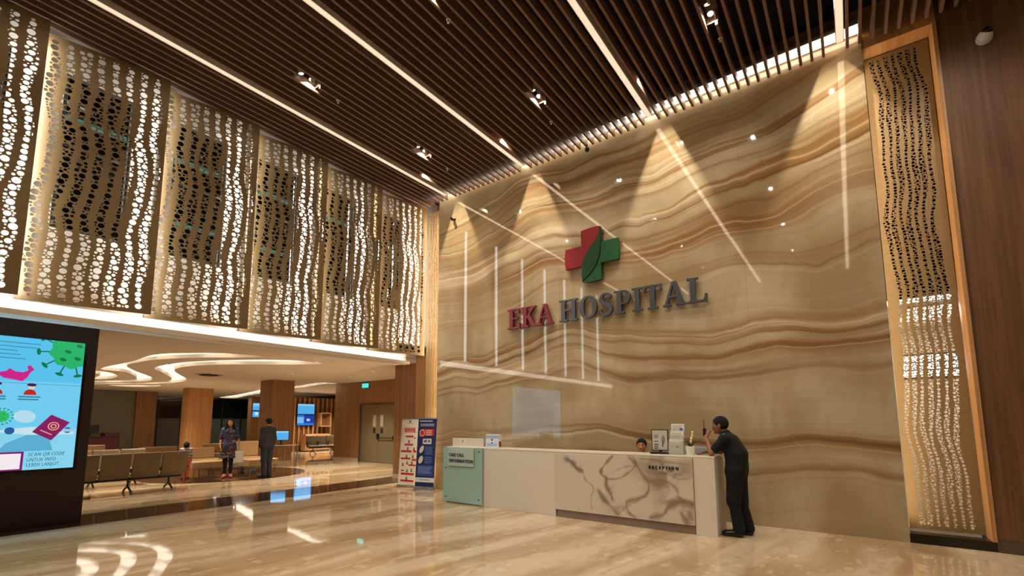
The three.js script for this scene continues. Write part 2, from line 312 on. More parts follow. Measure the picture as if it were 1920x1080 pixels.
// ---------------------------------------------------------------- pier, door wall, niches
struct('wall_pier', 'wood clad pier under the end of the perforated screens', 'wall', bx(-2.3, -1.35, 0, 7.75, -4.0, -0.95), M.wood);
struct('wall_niche', 'cream wall behind the narrow perforated strip in the corner', 'wall', bx(-1.35, XL, 0, 7.75, -1.0, -0.9), M.lightWood);
struct('baseboard_pier', 'pale skirting at the foot of the wood pier', 'baseboard', bx(-2.3, -1.35, 0, 0.11, -0.95, -0.935), plain(0xc9b59a, 0.5));
{
  const w = struct('wall_door', 'wood veneer wall with the double door at the end of the lobby', 'wall');
  part('veneer_left', bx(-9.7, -7.95, 0, 3.27, -4.1, -3.9), M.wood, w);
  part('veneer_over_door', bx(-7.95, -5.65, 2.37, 3.27, -4.1, -3.9), M.wood, w);
  part('veneer_right', bx(-5.65, -2.3, 0, 3.27, -4.1, -3.9), M.wood, w);
  part('side_return', bx(-9.7, -9.5, 0, 3.27, -9.2, -4.1), M.wood, w);
  struct('baseboard_door', 'pale skirting along the double door wall', 'baseboard', [bx(-9.7, -7.95, 0, 0.12, -3.9, -3.885), bx(-5.65, -2.3, 0, 0.12, -3.9, -3.885)], plain(0xc9b59a, 0.5));
  const d = struct('door_1', 'grey beige steel double door with a panic bar', 'door'), grey = plain(0x75694f, 0.5);
  part('frame', [bx(-7.95, -7.89, 0, 2.37, -4.06, -3.88), bx(-5.71, -5.65, 0, 2.37, -4.06, -3.88), bx(-7.89, -5.71, 2.31, 2.37, -4.06, -3.88)], plain(0x5d4a38, 0.5), d);
  for (const [x0, x1, px] of [[-7.885, -6.805, -7.02], [-6.795, -5.715, -6.56]]) {
    const l = part('leaf', bx(x0, x1, 0.005, 2.305, -3.98, -3.94, 0.004), grey, d);
    part('vision_panel', bx(px - 0.09, px + 0.09, 1.42, 1.88, -3.94, -3.932), plain(0xb9b5a8, 0.2), l);
    part('handle_plate', bx(px - 0.07, px + 0.07, 1.16, 1.36, -3.94, -3.93), plain(0x4b443a, 0.35, 0.6), l);
  }
  part('panic_bar', [cyl(0.02, 0.02, [-6.75, 0.98, -3.87], [-5.78, 0.98, -3.87]), bx(-6.79, -6.71, 0.92, 1.14, -3.94, -3.85), bx(-5.83, -5.75, 0.92, 1.06, -3.94, -3.85)], M.black, d);
}
// right niche
struct('trim_4', 'black stone plinth under the wide perforated screen', 'plinth', bx(XR, 9.92, 0, 0.12, -0.45, 0.0), M.blackStone);
struct('trim_5', 'light wood lintel over the wide perforated screen', 'lintel', bx(XR, 9.92, 7.1, 7.75, -0.45, -0.02), M.lightWood);
struct('trim_6', 'light wood jamb between perforated screen and dark wood wall', 'jamb', bx(9.875, 9.92, 0.12, 7.1, -0.45, 0.03, 0.003), M.lightWood);
{
  const g = perforated(0.74, 6.94, 7, 8, 0.021, 0.006, 0.008, 0.026, 0.08);
  const t = thing('perforated_screen', 'wide perforated metal screen in the glowing niche beside the dark wood wall', 'screen', [XR + 0.025, 0.14, -0.3]);
  rawPart('perforated_sheet', g, M.bronze, t);
  const g2 = perforated(0.66, 7.15, 6, 12, 0.021, 0.007, 0.008, 0.022, 0.05);
  const t2 = thing('perforated_screen', 'narrow perforated metal strip in the corner between facade screens and onyx wall', 'screen', [-0.33, 0.03, -0.3]);
  rawPart('perforated_sheet', g2, M.bronze, t2);
  const nl = (name, x, face, z, extra, label, k) => {
    const l = thing(name, label, 'light', [x, 0.2, z]);
    const s = face === 'px' ? 1 : -1;
    part('profile', bx(-0.012, 0.012, 0, 6.8, -0.015, 0.015), M.steel, l);
    part('diffuser', bx(s > 0 ? 0.012 : -0.018, s > 0 ? 0.018 : -0.012, 0.02, 6.78, -0.012, 0.012), ledAmber, l);
    area(l, WARM, LEVEL.niche * k, 0.024, 6.7, [s * 0.022, 3.4, 0], face, extra);
  };
  nl('niche_light', XR - 0.03, 'px', -0.14, 0.2, 'warm vertical light line behind the right edge of the onyx wall', 1);
  nl('niche_light', XL + 0.03, 'nx', -0.14, -0.25, 'warm vertical light line behind the left edge of the onyx wall', 5);
}
// lit room behind the wide screen
struct('wall_corridor', 'cream corridor wall seen through the wide perforated screen', 'wall', [bx(XR - 0.4, 10.8, 0, 3.3, -3.2, -3.1), bx(XR - 0.5, XR - 0.4, 0, 7.75, -3.2, -0.9), bx(10.8, 10.9, 0, 7.75, -3.2, -0.9)], M.whitePaint);
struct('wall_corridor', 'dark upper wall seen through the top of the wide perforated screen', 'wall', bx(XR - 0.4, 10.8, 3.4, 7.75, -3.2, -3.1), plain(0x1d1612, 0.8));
struct('ceiling_corridor', 'corridor ceiling edge seen through the wide perforated screen', 'ceiling', bx(XR - 0.4, 10.8, 3.3, 3.4, -3.2, -0.75), M.whitePaint);
struct('floor', 'beige corridor floor behind the wide perforated screen', 'floor', bx(XR - 0.5, 10.9, -0.11, 0.001, -3.2, -0.45), M.floor);
{
  const t = thing('light_box', 'white glowing light box seen through the wide perforated screen', 'light', [9.8, 2.35, -3.1]);
  part('frame', bx(-0.42, 0.42, 0, 0.46, 0, 0.04, 0.005), M.black, t);
  for (let k = 0; k < 3; k++) part('diffuser', bx(-0.4, 0.4, 0.03 + k * 0.14, 0.15 + k * 0.14, 0.04, 0.046), glow(WHITE, 2.4), t);
  area(t, WHITE, 4, 0.8, 0.4, [0, 0.23, 0.06], 'pz');
  const c = thing('ceiling_light', 'ceiling light of the corridor behind the wide perforated screen', 'light', [9.7, 3.3, -1.6]);
  part('frame', bx(-0.35, 0.35, -0.02, 0, -0.5, 0.7), M.steel, c); part('diffuser', bx(-0.33, 0.33, -0.026, -0.02, -0.48, 0.68), ledSoft, c);
  area(c, SOFT, 15, 0.66, 1.1, [0, -0.03, 0.1], 'down');
  const e = thing('cove_light', 'thin white light line along the corridor ceiling edge behind the wide screen', 'light', [9.7, 3.36, -0.74]);
  part('diffuser', bx(-0.75, 0.75, -0.03, 0.03, 0, 0.01), ledWhite, e);
}
// ---------------------------------------------------------------- hall lights
const LR = ['leftmost', 'second from left', 'third from left', 'fourth from left', 'rightmost'];
STRIPS.forEach((x, i) => {
  const t = thing('linear_light', 'long warm light strip set between the ceiling slats, ' + LR[i], 'light', [x, H, 7.05], 0, 'linear ceiling lights');
  part('housing', [bx(-0.05, 0.05, 0.1, 0.14, -6.85, 6.85), bx(-0.05, -0.044, 0.01, 0.1, -6.85, 6.85), bx(0.044, 0.05, 0.01, 0.1, -6.85, 6.85)], M.whitePaint, t);
  part('diffuser', bx(-0.044, 0.044, 0.02, 0.06, -6.84, 6.84), glow(WARM, 1.02), t);
  area(t, WARM, LEVEL.strip, 0.086, 13.6, [0, 0.012, 0], 'down');
});
{
  const t = thing('wall_washer', 'bright light trough above the slat ends along the top of the onyx wall', 'light', [4.7, 7.34, 0.0]);
  part('housing', [bx(-4.4, 4.4, 0.02, 0.06, 0.012, 0.27), bx(-4.4, 4.4, -0.01, 0.06, 0.265, 0.27)], M.whitePaint, t); part('diffuser', bx(-4.38, 4.38, 0.008, 0.02, 0.02, 0.26), glow(SOFT, 2.2), t);
  area(t, SOFT, LEVEL.wash, 8.75, 0.11, [0, 0.0, 0.09], 'down');
}
[1.055, 3.305, 6.155, 8.705].forEach((x, i) => {
  const t = thing('wall_spotlight', 'small spotlight between the slats whose beam spreads on the onyx wall, ' + LR[i === 3 ? 4 : i], 'spotlight', [x, 7.31, 1.2], 0, 'beam spotlights along the onyx wall');
  part('can', lathe([[0.0, 0.12], [0.03, 0.12], [0.032, 0.115], [0.032, 0.0], [0.028, 0.0], [0.028, 0.03], [0, 0.03]], 18).rotateX(0.6), M.black, t);
  part('lens', lathe([[0, 0.012], [0.026, 0.012], [0.026, 0.018], [0, 0.018]], 16).rotateX(0.6), glow(SOFT, 1.2), t);
  part('stem', cyl(0.008, 0.008, [0, 0.11, 0.06], [0, 0.44, 0.06], 8), M.black, t);
  spot(t, SOFT, LEVEL.beam, [0, 0.0, -0.01], [0, -2.0, -1.2], 50, 0.7, 0.4);
});
SPOTS.forEach(([x, z], i) => {
  const t = thing('recessed_spotlight', 'recessed ceiling spotlight, ' + ORD[i % 4] + ' row from the onyx wall, ' + ORD[Math.floor(i / 4)] + ' column from left', 'spotlight', [x, H, z], 0, 'recessed ceiling spotlights');
  part('housing', [bx(-0.075, 0.075, 0.25, 0.27, -0.2, 0.2), bx(-0.075, 0.075, 0.05, 0.25, 0.194, 0.2), bx(-0.075, 0.075, 0.05, 0.25, -0.2, -0.194)], M.slat, t);
  for (const s of [-1, 1]) {
    const c = part('can', lathe([[0, 0.13], [0.04, 0.13], [0.046, 0.12], [0.046, 0], [0.04, 0], [0.038, 0.02], [0, 0.02]], 18), plain(0xd8d2c8, 0.3, 0.3), t); c.position.set(0, 0.11, s * 0.09); c.rotation.x = s * 0.25;
    const l = part('lens', lathe([[0, 0.006], [0.037, 0.006], [0.037, 0.014], [0, 0.014]], 16), lens, t); l.position.copy(c.position); l.rotation.copy(c.rotation);
  }
  part('trim', bx(0.05, 0.06, 0.02, 0.1, -0.12, -0.05), plain(0xf0ece4, 0.3), t);
  spot(t, SOFT, LEVEL.down, [0, 0.105, -0.09], [0.1, -5, -0.6], 70, 0.5, 2);
});
for (const [i, [x, z]] of [[4.42, 1.17], [1.72, 1.12], [1.72, 3.86], [7.42, 1.36], [4.42, 3.94]].entries()) {
  const t = thing('sprinkler_head', 'small metal sprinkler head below the slats near a recessed spotlight, number ' + (i + 1), 'sprinkler', [x, H, z], 0, 'sprinkler heads');
  t.userData.label = ['small metal sprinkler head in the middle of the slat ceiling, nearest the onyx wall', 'small metal sprinkler head in the slats nearest the corner of screens and onyx wall', 'small metal sprinkler head in the slats farthest left in the picture', 'small metal sprinkler head in the slats near the right end of the onyx wall', 'small metal sprinkler head in the slats at the top edge of the picture'][i];
  part('pipe', cyl(0.012, 0.012, [0, -0.03, 0], [0, 0.12, 0], 10), M.steel, t); part('rosette', lathe([[0, 0], [0.035, 0], [0.03, -0.008], [0.014, -0.012], [0, -0.012]]), M.steel, t); part('deflector', lathe([[0, -0.05], [0.02, -0.048], [0.02, -0.044], [0.008, -0.03], [0, -0.03]]), M.steel, t);
}
// small lights of the entrance bulkhead, mirrored in the onyx
for (let k = 0; k < 9; k++) {
  const t = thing('downlight', 'small round downlight under the entrance bulkhead behind the camera', 'downlight', [2.2 + 0.95 * k, 6.55, 13], 0, 'entrance bulkhead downlights');
  part('ring', lathe([[0.04, 0.0], [0.06, 0.0], [0.062, -0.006], [0.04, -0.01]]), M.steel, t); part('lens', lathe([[0, -0.012], [0.04, -0.012], [0.04, 0], [0, 0]]), lens, t);
  spot(t, SOFT, 6, [0, -0.014, 0], [0, -5, 0], 40, 0.5, 2);
}
// light lines on the upper floor behind the windows
for (const [x, y, z0, z1, words] of [[-2.4, 7.02, 0.2, 11.4, 'long white tube light on the upper floor behind the perforated screens'], [-4.4, 6.4, 0.0, 4.6, 'short white tube light deep in the upper floor near the onyx wall']]) {
  const t = thing('tube_light', words, 'light', [x, y, (z0 + z1) / 2], 0, 'tubes on the upper floor'), h = (z1 - z0) / 2;
  part('housing', bx(-0.07, 0.07, 0.04, 0.08, -h, h, 0.01), M.whitePaint, t);
  part('tube', cyl(0.045, 0.045, [0, 0.0, -h + 0.02], [0, 0.0, h - 0.02], 12), glow(WHITE, 3), t);
  part('hanger', [-0.8, 0, 0.8].map((f) => cyl(0.006, 0.006, [0, 0.08, f * h], [0, 7.75 - y, f * h], 6)), M.steel, t);
  area(t, WHITE, 3, 0.08, 2 * h - 0.1, [0, -0.05, 0], 'down');
}

// ---------------------------------------------------------------- waiting lobby shell
const CY = 3.27;
// outlines of the curved light coves on the lobby ceiling, in metres (x, z)
const COVES = { one: [[-3.53,2.32],[-3.62,3.13],[-4.13,3.62],[-5.00,4.08],[-7.23,4.00],[-10.43,3.90],[-10.64,3.35],[-12.71,2.38],[-14.18,2.10],[-15.73,2.87],[-16.96,3.56],[-17.87,3.39],[-16.78,2.63],[-15.55,1.96],[-14.13,1.61],[-12.41,1.99],[-9.89,3.24],[-8.46,3.80],[-7.42,3.84],[-6.37,3.76],[-5.04,3.28],[-4.05,2.57]], two: [[-3.62,0.60],[-3.56,1.39],[-4.03,1.97],[-5.03,2.61],[-6.39,3.09],[-7.90,3.17],[-8.79,3.02],[-9.71,2.56],[-12.15,1.46],[-13.56,1.07],[-15.08,1.19],[-17.08,2.36],[-18.61,3.25],[-18.94,3.19],[-17.60,2.24],[-15.40,0.81],[-13.60,0.62],[-12.01,1.01],[-10.53,1.73],[-9.04,2.41],[-8.14,2.63],[-7.02,2.59],[-5.93,2.14],[-4.40,0.92]], three: [[-11.83,4.57],[-11.07,3.92],[-11.16,3.63],[-12.18,3.09],[-12.81,2.92],[-14.11,2.82],[-14.94,3.14],[-16.08,3.78],[-15.13,3.95],[-13.96,3.36],[-12.91,3.37],[-12.31,3.54],[-11.90,3.82],[-12.53,4.44]], four: [[-18.22,1.82],[-17.21,1.24],[-16.52,0.46],[-17.45,0.35],[-18.34,0.93]], far: [[-9.45,-3.8],[-9.42,-3.15],[-12.5,-3.55],[-14.3,-3.3],[-17,-4.0],[-21.5,-5.05],[-26,-6.0],[-26,-6.7],[-21.5,-5.75],[-17,-4.75],[-14.3,-4.02],[-12.5,-4.1],[-9.95,-3.6],[-9.92,-3.8]] };
const smooth = (pts, n = 90) => { const c = new THREE.CatmullRomCurve3(pts.map(([x, z]) => V(x, 0, z)), true, 'centripetal'); return c.getPoints(n).slice(0, -1).map((p) => [p.x, p.z]); };
{
  const s = new THREE.Shape([[-28, -9.2], [-1.36, -9.2], [-1.36, 0.5], [-0.46, 0.5], [-0.46, 14.2], [-28, 14.2]].map(([x, z]) => new THREE.Vector2(x, -z)));
  const outlines = Object.values(COVES).map((p) => smooth(p));
  for (const o of outlines) s.holes.push(new THREE.Path(o.map(([x, z]) => new THREE.Vector2(x, -z))));
  const g = new THREE.ExtrudeGeometry(s, { depth: 0.1, bevelEnabled: false }); g.rotateX(-Math.PI / 2); g.translate(0, CY, 0);
  struct('ceiling_lobby', 'smooth beige lobby ceiling with curved light coves', 'ceiling', g, M.ceilPaint);
  struct('ceiling_lobby', 'slab above the lobby ceiling', 'ceiling', [bx(-28, -1.36, CY + 0.11, 3.5, -9.2, 14.2), bx(-1.36, -0.46, CY + 0.11, 3.5, 0.5, 14.2)], M.ceilPaint);
  const words = { one: 'sweeping S-shaped light cove in the lobby ceiling, nearest the hall', two: 'sweeping S-shaped light cove in the lobby ceiling, reaching farthest right', three: 'small curled light cove in the lobby ceiling next to the kiosk', four: 'thin light cove in the lobby ceiling behind the curled coves', far: 'long wavy light cove far back over the lobby columns' };
  Object.keys(COVES).forEach((k, i) => {
    const o = outlines[i], f = new THREE.Shape(o.map(([x, z]) => new THREE.Vector2(x, -z)));
    const gg = new THREE.ExtrudeGeometry(f, { depth: 0.008, bevelEnabled: false }); gg.rotateX(-Math.PI / 2); gg.translate(0, CY + 0.09, 0);
    const t = thing('ceiling_cove_light', words[k], 'light', [0, 0, 0], 0, 'curved ceiling cove lights'); part('diffuser', gg, glow(SOFT, LEVEL.cove), t);
    const xs = o.map((p) => p[0]), zs = o.map((p) => p[1]); let x0 = Math.min(...xs), x1 = Math.max(...xs);
    const n = Math.max(2, Math.round((x1 - x0) / 1.4));
    for (let j = 0; j < n; j++) {                              // pieces of the cove: as wide as the cove is there
      const xm = x0 + (j + 0.5) / n * (x1 - x0), cut = [];
      for (let q = 0; q < o.length; q++) { const a = o[q], b = o[(q + 1) % o.length]; if ((a[0] - xm) * (b[0] - xm) < 0) cut.push(a[1] + (b[1] - a[1]) * (xm - a[0]) / (b[0] - a[0])); }
      cut.sort((a, b) => a - b);
      for (let q = 0; q + 1 < cut.length; q += 2) { const w = cut[q + 1] - cut[q]; if (w > 0.05) area(t, SOFT, LEVEL.cove, (x1 - x0) / n * 0.9, w * 0.9, [xm, CY + 0.085, (cut[q] + cut[q + 1]) / 2], 'down'); }
    }
  });
}
function woodColumn(name, label, x0, x1, z0, z1, mat) {
  const c = struct(name, label, 'column'); part('cladding', bx(x0, x1, 0.1, CY, z0, z1, 0.006), mat, c); part('skirting', bx(x0 - 0.004, x1 + 0.004, 0, 0.1, z0 - 0.004, z1 + 0.004), plain(0xb59d80, 0.5), c); return c;
}
woodColumn('column_wood', 'dark brown wood clad column behind the small blue desk screen', -10.7, -9.75, -2.05, -1.15, M.wood);
woodColumn('column_wood', 'light orange wood clad column between the lounge sofas', -17.9, -17.1, -2.0, -0.95, M.lightWood);
woodColumn('column_wood', 'far brown wood clad column beside the grey partition', -22.6, -21.9, -1.15, -0.25, M.wood);
woodColumn('column_wood', 'slim light wood column left of the dark brown column', -23.5, -23.0, -7.25, -6.65, M.lightWood);
struct('wall_far', 'grey green partition at the far end of the lobby', 'wall', bx(-22.2, -22, 0, CY, -0.25, 9), M_grey());
struct('wall_lobby', 'beige side wall of the lobby behind the kiosk', 'wall', [bx(-22.2, -1.0, 0, CY, 12, 12.2), bx(-1.0, -0.2, 0, 3.0, 12, 14.2)], M.ceilPaint);
function M_grey() { return std({ map: dataTex(256, 256, (x, y) => { const n = 0.03 * (fbm(x * 4, y * 4, 3, 3) - 0.5); return [0.47 + n, 0.46 + n, 0.40 + n]; }, 3, 3), roughness: 0.25 }); }
{
  const w = struct('window_9', 'dark night window wall at the far end of the lobby', 'window'), fr = plain(0x2b2b2a, 0.4);
  for (let k = 0; k < 8; k++) { part('mullion', bx(-27.05, -26.95, 0, CY, -9.1 + k * 1.25, -9.04 + k * 1.25), fr, w); part('pane', bx(-27.01, -26.99, 1.9, CY, -9.03 + k * 1.25, -7.86 + k * 1.25), phys({ color: 0x14181a, roughness: 0.06 }), w); part('frosted_pane', bx(-27.01, -26.99, 0, 1.88, -9.03 + k * 1.25, -7.86 + k * 1.25), plain(0x6d726c, 0.35), w); }
  part('rail', bx(-27.03, -26.97, 1.86, 1.92, -9.1, 0.9), fr, w);
  struct('wall_far', 'dark wall outside the far windows', 'wall', [bx(-28, -27.2, 0, CY, -9.2, 14.2), bx(-28, -9.5, 0, CY, -9.3, -9.1)], M.night);
  struct('window_10', 'clear glass partition between far column and orange wood column', 'window', bx(-21.98, -21.96, 0.02, CY, -2.6, -1.16), M.glass);
}
// ---------------------------------------------------------------- sign on the onyx wall
const serif = await new FontLoader().loadAsync('fonts/droid/droid_serif_bold.typeface.json');
const sans = await new FontLoader().loadAsync('fonts/droid/droid_sans_bold.typeface.json');
function letters(parent, text, font, x0, x1, y, h, depth, z, mat, track = 0) {     // every letter a mesh of its own, the word fitted between x0 and x1
  const size = 1, gs = []; let pen = 0;
  for (const ch of text) {
    const adv = font.data.glyphs[ch].ha / font.data.resolution * size;
    if (ch !== ' ') { const g = new TextGeometry(ch, { font, size, depth: 1, curveSegments: 6, bevelEnabled: false }); g.translate(pen, 0, 0); gs.push([ch, g]); }
    pen += adv + track;
  }
  let a = 1e9, b = -1e9, cap = 0; for (const [, g] of gs) { g.computeBoundingBox(); a = Math.min(a, g.boundingBox.min.x); b = Math.max(b, g.boundingBox.max.x); }
  { const g = new TextGeometry('H', { font, size, depth: 1 }); g.computeBoundingBox(); cap = g.boundingBox.max.y; }
  const sx = (x1 - x0) / (b - a), sy = h / cap;
  for (const [, g] of gs) { g.translate(-a, 0, 0); g.scale(sx, sy, depth); g.translate(x0, y, z); part('letter', g, mat, parent); }
}
{
  const red = std({ color: 0x7d202b, roughness: 0.35 }), grey = std({ color: 0x55585f, roughness: 0.3, metalness: 0.4 });
  const a = thing('wall_lettering', 'raised dark red three-letter word on the onyx wall', 'lettering'); letters(a, 'EKA', serif, 2.6, 3.76, 3.6, 0.44, 0.06, 0.03, red);
  const b = thing('wall_lettering', 'raised grey metal word HOSPITAL on the onyx wall', 'lettering'); letters(b, 'HOSPITAL', serif, 3.9, 6.76, 3.6, 0.44, 0.06, 0.03, grey);
  const t = thing('wall_emblem', 'large red and green raised cross emblem above the lettering', 'emblem', [4.655, 4.86, 0.04]);
  const ex = (pts, d, z) => { const s = new THREE.Shape(); s.moveTo(...pts[0]); for (const q of pts.slice(1)) q.length === 2 ? s.lineTo(...q) : s.bezierCurveTo(...q); const g = new THREE.ExtrudeGeometry(s, { depth: d, bevelEnabled: true, bevelSize: 0.006, bevelThickness: 0.006, bevelSegments: 2, curveSegments: 16 }); g.translate(0, 0, z); return g; };
  const A = 0.205;
  part('red_half', ex([[-A, 0.52], [-0.05, 0.545, 0.1, 0.55, A - 0.005, 0.53], [0.22, 0.32, 0.02, 0.22, -0.08, 0.08], [-0.15, 0.0, -0.19, -0.1, -A, -0.19], [-0.56, -A], [-0.585, -0.05, -0.585, 0.05, -0.56, A], [-A, A]], 0.07, 0), std({ color: 0x8c141d, roughness: 0.3 }), t);
  part('green_half', ex([[A, 0.52], [0.22, 0.32, 0.03, 0.22, -0.075, 0.07], [-0.145, -0.01, -0.185, -0.11, -A + 0.003, -0.2], [-0.22, -0.35, -0.21, -0.45, -0.19, -0.53], [-0.05, -0.555, 0.08, -0.55, A, -0.53], [A, -A], [0.56, -A], [0.585, -0.05, 0.585, 0.05, 0.56, A], [A, A]], 0.07, 0), std({ color: 0x10562a, roughness: 0.3 }), t);
  part('leaf', ex([[0.195, 0.5], [0.21, 0.3, 0.03, 0.21, -0.07, 0.06], [-0.15, -0.04, -0.2, -0.2, -0.18, -0.5], [-0.02, -0.4, 0.14, -0.26, 0.19, -0.02], [0.22, 0.14, 0.21, 0.34, 0.195, 0.5]], 0.012, 0.078), std({ color: 0x0a3f1d, roughness: 0.3 }), t);
  part('standoff', [cyl(0.02, 0.02, [-0.4, 0, -0.04], [-0.4, 0, 0]), cyl(0.02, 0.02, [0.4, 0, -0.04], [0.4, 0, 0]), cyl(0.02, 0.02, [0, -0.4, -0.04], [0, -0.4, 0])], M.steel, t);
}
// ---------------------------------------------------------------- reception counter
const CZ = 1.16, CH = 1.1;
const calacatta = canvasTex(1400, 580, (c, w, h) => {          // white marble with taupe clouds and branching veins
  const img = c.createImageData(w, h);
  for (let j = 0; j < h; j++) for (let i = 0; i < w; i++) {
    const x = i / w * 2.285, y = j / h * 0.94, wx = x + 0.3 * (fbm(x * 2.4, y * 2.4, 3, 7) - 0.5), wy = y + 0.3 * (fbm(x * 2.4 + 9, y * 2.4, 3, 8) - 0.5), k = 4 * (j * w + i);
    const hit = (cx, cy, rx, ry) => Math.exp(-Math.pow((wx - cx) / rx, 2) - Math.pow((wy - cy) / ry, 2));
    const cloud = clamp(0.8 * hit(1.85, 0.16, 0.42, 0.16) + 0.9 * hit(2.1, 0.62, 0.3, 0.1) + 0.6 * hit(1.75, 0.4, 0.25, 0.09) + 0.5 * hit(0.95, 0.62, 0.1, 0.25) + 0.5 * hit(1.3, 0.8, 0.2, 0.1) + 0.6 * hit(2.2, 0.88, 0.1, 0.14) + 0.45 * hit(0.42, 0.22, 0.06, 0.05)) * 1.5 * sst(0.3, 0.62, fbm(wx * 4.5, wy * 5.5, 4, 51));
    const t = mix3([0.83, 0.79, 0.725], [0.58, 0.51, 0.43], clamp(cloud)), n = 0.015 * (noise(i * 0.4, j * 0.4, 5) - 0.5);
    img.data[k] = 255 * (t[0] + n); img.data[k + 1] = 255 * (t[1] + n); img.data[k + 2] = 255 * (t[2] + n); img.data[k + 3] = 255;
  }
  c.putImageData(img, 0, 0); c.lineCap = c.lineJoin = 'round';
  const vein = (pts, wd, al) => {
    const P = pts.map(([x, y]) => { const top = 400 + x * 0.046, bot = 830 + x * 0.112; return V(x / 980 * w, (y - top) / (bot - top) * h, 0); }), q = new THREE.CatmullRomCurve3(P).getPoints(pts.length * 14);
    for (const [f, a] of [[11, 0.045], [6.5, 0.06], [3, 0.1], [0.8, 0.3]]) for (let i = 1; i < q.length; i++) { const J = (p, k) => [p.x + 12 * (fbm(p.x * 0.03, p.y * 0.03, 3, 3) - 0.5), p.y + 12 * (fbm(p.x * 0.03 + 9, p.y * 0.03, 3, 4) - 0.5)]; c.strokeStyle = 'rgba(126,104,88,' + a * al + ')'; c.lineWidth = wd * f * (0.4 + 1.1 * noise(i * 0.13, wd, 8)); c.beginPath(); c.moveTo(...J(q[i - 1])); c.lineTo(...J(q[i])); c.stroke(); }
  };
  vein([[90, 445], [150, 480], [180, 520], [230, 545]], 6, 1); vein([[230, 545], [250, 610], [310, 670], [290, 740], [292, 830]], 2.5, 0.7); vein([[460, 425], [420, 470], [375, 530], [372, 565], [410, 600], [405, 650], [440, 720], [450, 760]], 4, 1.1); vein([[350, 690], [375, 740], [420, 790], [490, 870]], 5, 0.8);
  vein([[600, 425], [620, 490], [560, 560], [490, 600], [420, 605]], 3.5, 0.8); vein([[570, 430], [620, 490], [660, 560], [702, 640], [690, 710], [630, 750], [550, 780], [560, 850], [610, 890]], 4, 0.9); vein([[650, 450], [740, 460], [840, 475], [960, 490]], 4, 0.6); vein([[690, 620], [800, 612], [870, 660], [900, 740], [985, 775]], 4, 0.6); vein([[990, 790], [900, 770], [830, 800], [790, 860], [700, 890]], 7, 0.9); vein([[900, 840], [940, 930]], 5, 0.6); vein([[440, 560], [520, 520], [600, 500]], 2, 0.5); vein([[640, 520], [720, 560], [820, 560], [900, 600], [975, 590]], 3, 0.5); vein([[480, 870], [560, 800], [640, 760]], 3, 0.5);
});
{
  const t = thing('reception_counter', 'long white stone reception counter with a veined marble front', 'counter');
  part('body', [bx(1.85, 4.395, 0, CH - 0.03, 0.78, CZ, 0.004), bx(4.395, 6.68, 0.0, CH - 0.03, 0.78, CZ - 0.06)], M.solidWhite, t);
  part('top', bx(1.83, 6.985, CH - 0.03, CH, 0.76, CZ + 0.005, 0.006), M.solidWhite, t);
  part('end_post', bx(6.69, 6.98, 0, CH - 0.03, 0.62, CZ + 0.002, 0.005), M.solidWhite, t);
  const g = uvm(bx(4.4, 6.685, 0.125, CH - 0.035, CZ - 0.06, CZ + 0.03, 0.006)); { const u = g.attributes.uv; for (let i = 0; i < u.count; i++) u.setXY(i, (u.getX(i) - 4.4) / 2.285, (u.getY(i) - 0.125) / 0.94); }
  const slab = rawPart('marble_front', g, phys({ map: calacatta, roughness: 0.16 }), t);
  slab.userData.label = 'white marble slab with taupe veins';
  part('kick_plate', bx(4.42, 6.68, 0, 0.122, CZ - 0.06, CZ - 0.01), M.taupe, t);
  part('work_desk', [bx(1.9, 6.6, 0.7, 0.74, 0.42, 0.78), bx(1.9, 1.94, 0, 0.7, 0.42, 0.78)], M.solidWhite, t);
  const rt = new THREE.Group(); rt.name = 'front_lettering'; t.add(rt); letters(rt, 'RECEPTION', sans, 6.05, 6.49, 0.885, 0.047, 0.012, CZ + 0.03, M.black, 0.3);
  rt.userData.label = 'black raised letters on the marble front';
}
{
  const t = thing('glass_panel', 'frosted green glass panel on the left end of the reception counter', 'glass panel');
  part('pane', bx(1.79, 2.81, 0.03, CH - 0.005, CZ + 0.03, CZ + 0.045, 0.003), phys({ color: 0x9dbfb2, roughness: 0.12, ior: 1.5 }), t);
  for (const [x, y] of [[1.87, 0.12], [2.73, 0.12], [1.87, 0.68], [2.73, 1.02]]) part('standoff_bolt', cyl(0.013, 0.013, [x, y, CZ], [x, y, CZ + 0.055], 14), plain(0x4a4f4e, 0.3, 0.8), t);
  const s = thing('acrylic_plaque', 'clear acrylic plaque with black INFORMATION lettering on the green glass', 'plaque');
  part('plate', bx(1.94, 2.62, 0.73, 1.09, CZ + 0.065, CZ + 0.073, 0.002), phys({ color: 0xcfe2d8, roughness: 0.1, transmission: 0.25, thickness: 0 }), s);
  part('spacer', [cyl(0.01, 0.01, [1.97, 0.76, CZ + 0.045], [1.97, 0.76, CZ + 0.066]), cyl(0.01, 0.01, [2.59, 0.76, CZ + 0.045], [2.59, 0.76, CZ + 0.066]), cyl(0.01, 0.01, [1.97, 1.06, CZ + 0.045], [1.97, 1.06, CZ + 0.066]), cyl(0.01, 0.01, [2.59, 1.06, CZ + 0.045], [2.59, 1.06, CZ + 0.066])], M.steel, s);
  const l = new THREE.Group(); l.name = 'plaque_lettering'; s.add(l);
  letters(l, 'CARE CALL', sans, 1.975, 2.37, 0.915, 0.062, 0.006, CZ + 0.073, M.black); letters(l, 'INFORMATION', sans, 1.975, 2.60, 0.8, 0.062, 0.006, CZ + 0.073, M.black);
}
const flat = (w, h, tex, more = {}) => { const g = new THREE.PlaneGeometry(w, h); const m = std({ map: tex, roughness: 0.5, ...more }); return new THREE.Mesh(g, m); };
function printed(name, parent, w, h, tex, [x, y, z], more) { const m = flat(w, h, tex, more); m.name = name; m.position.set(x, y, z); parent.add(m); return m; }
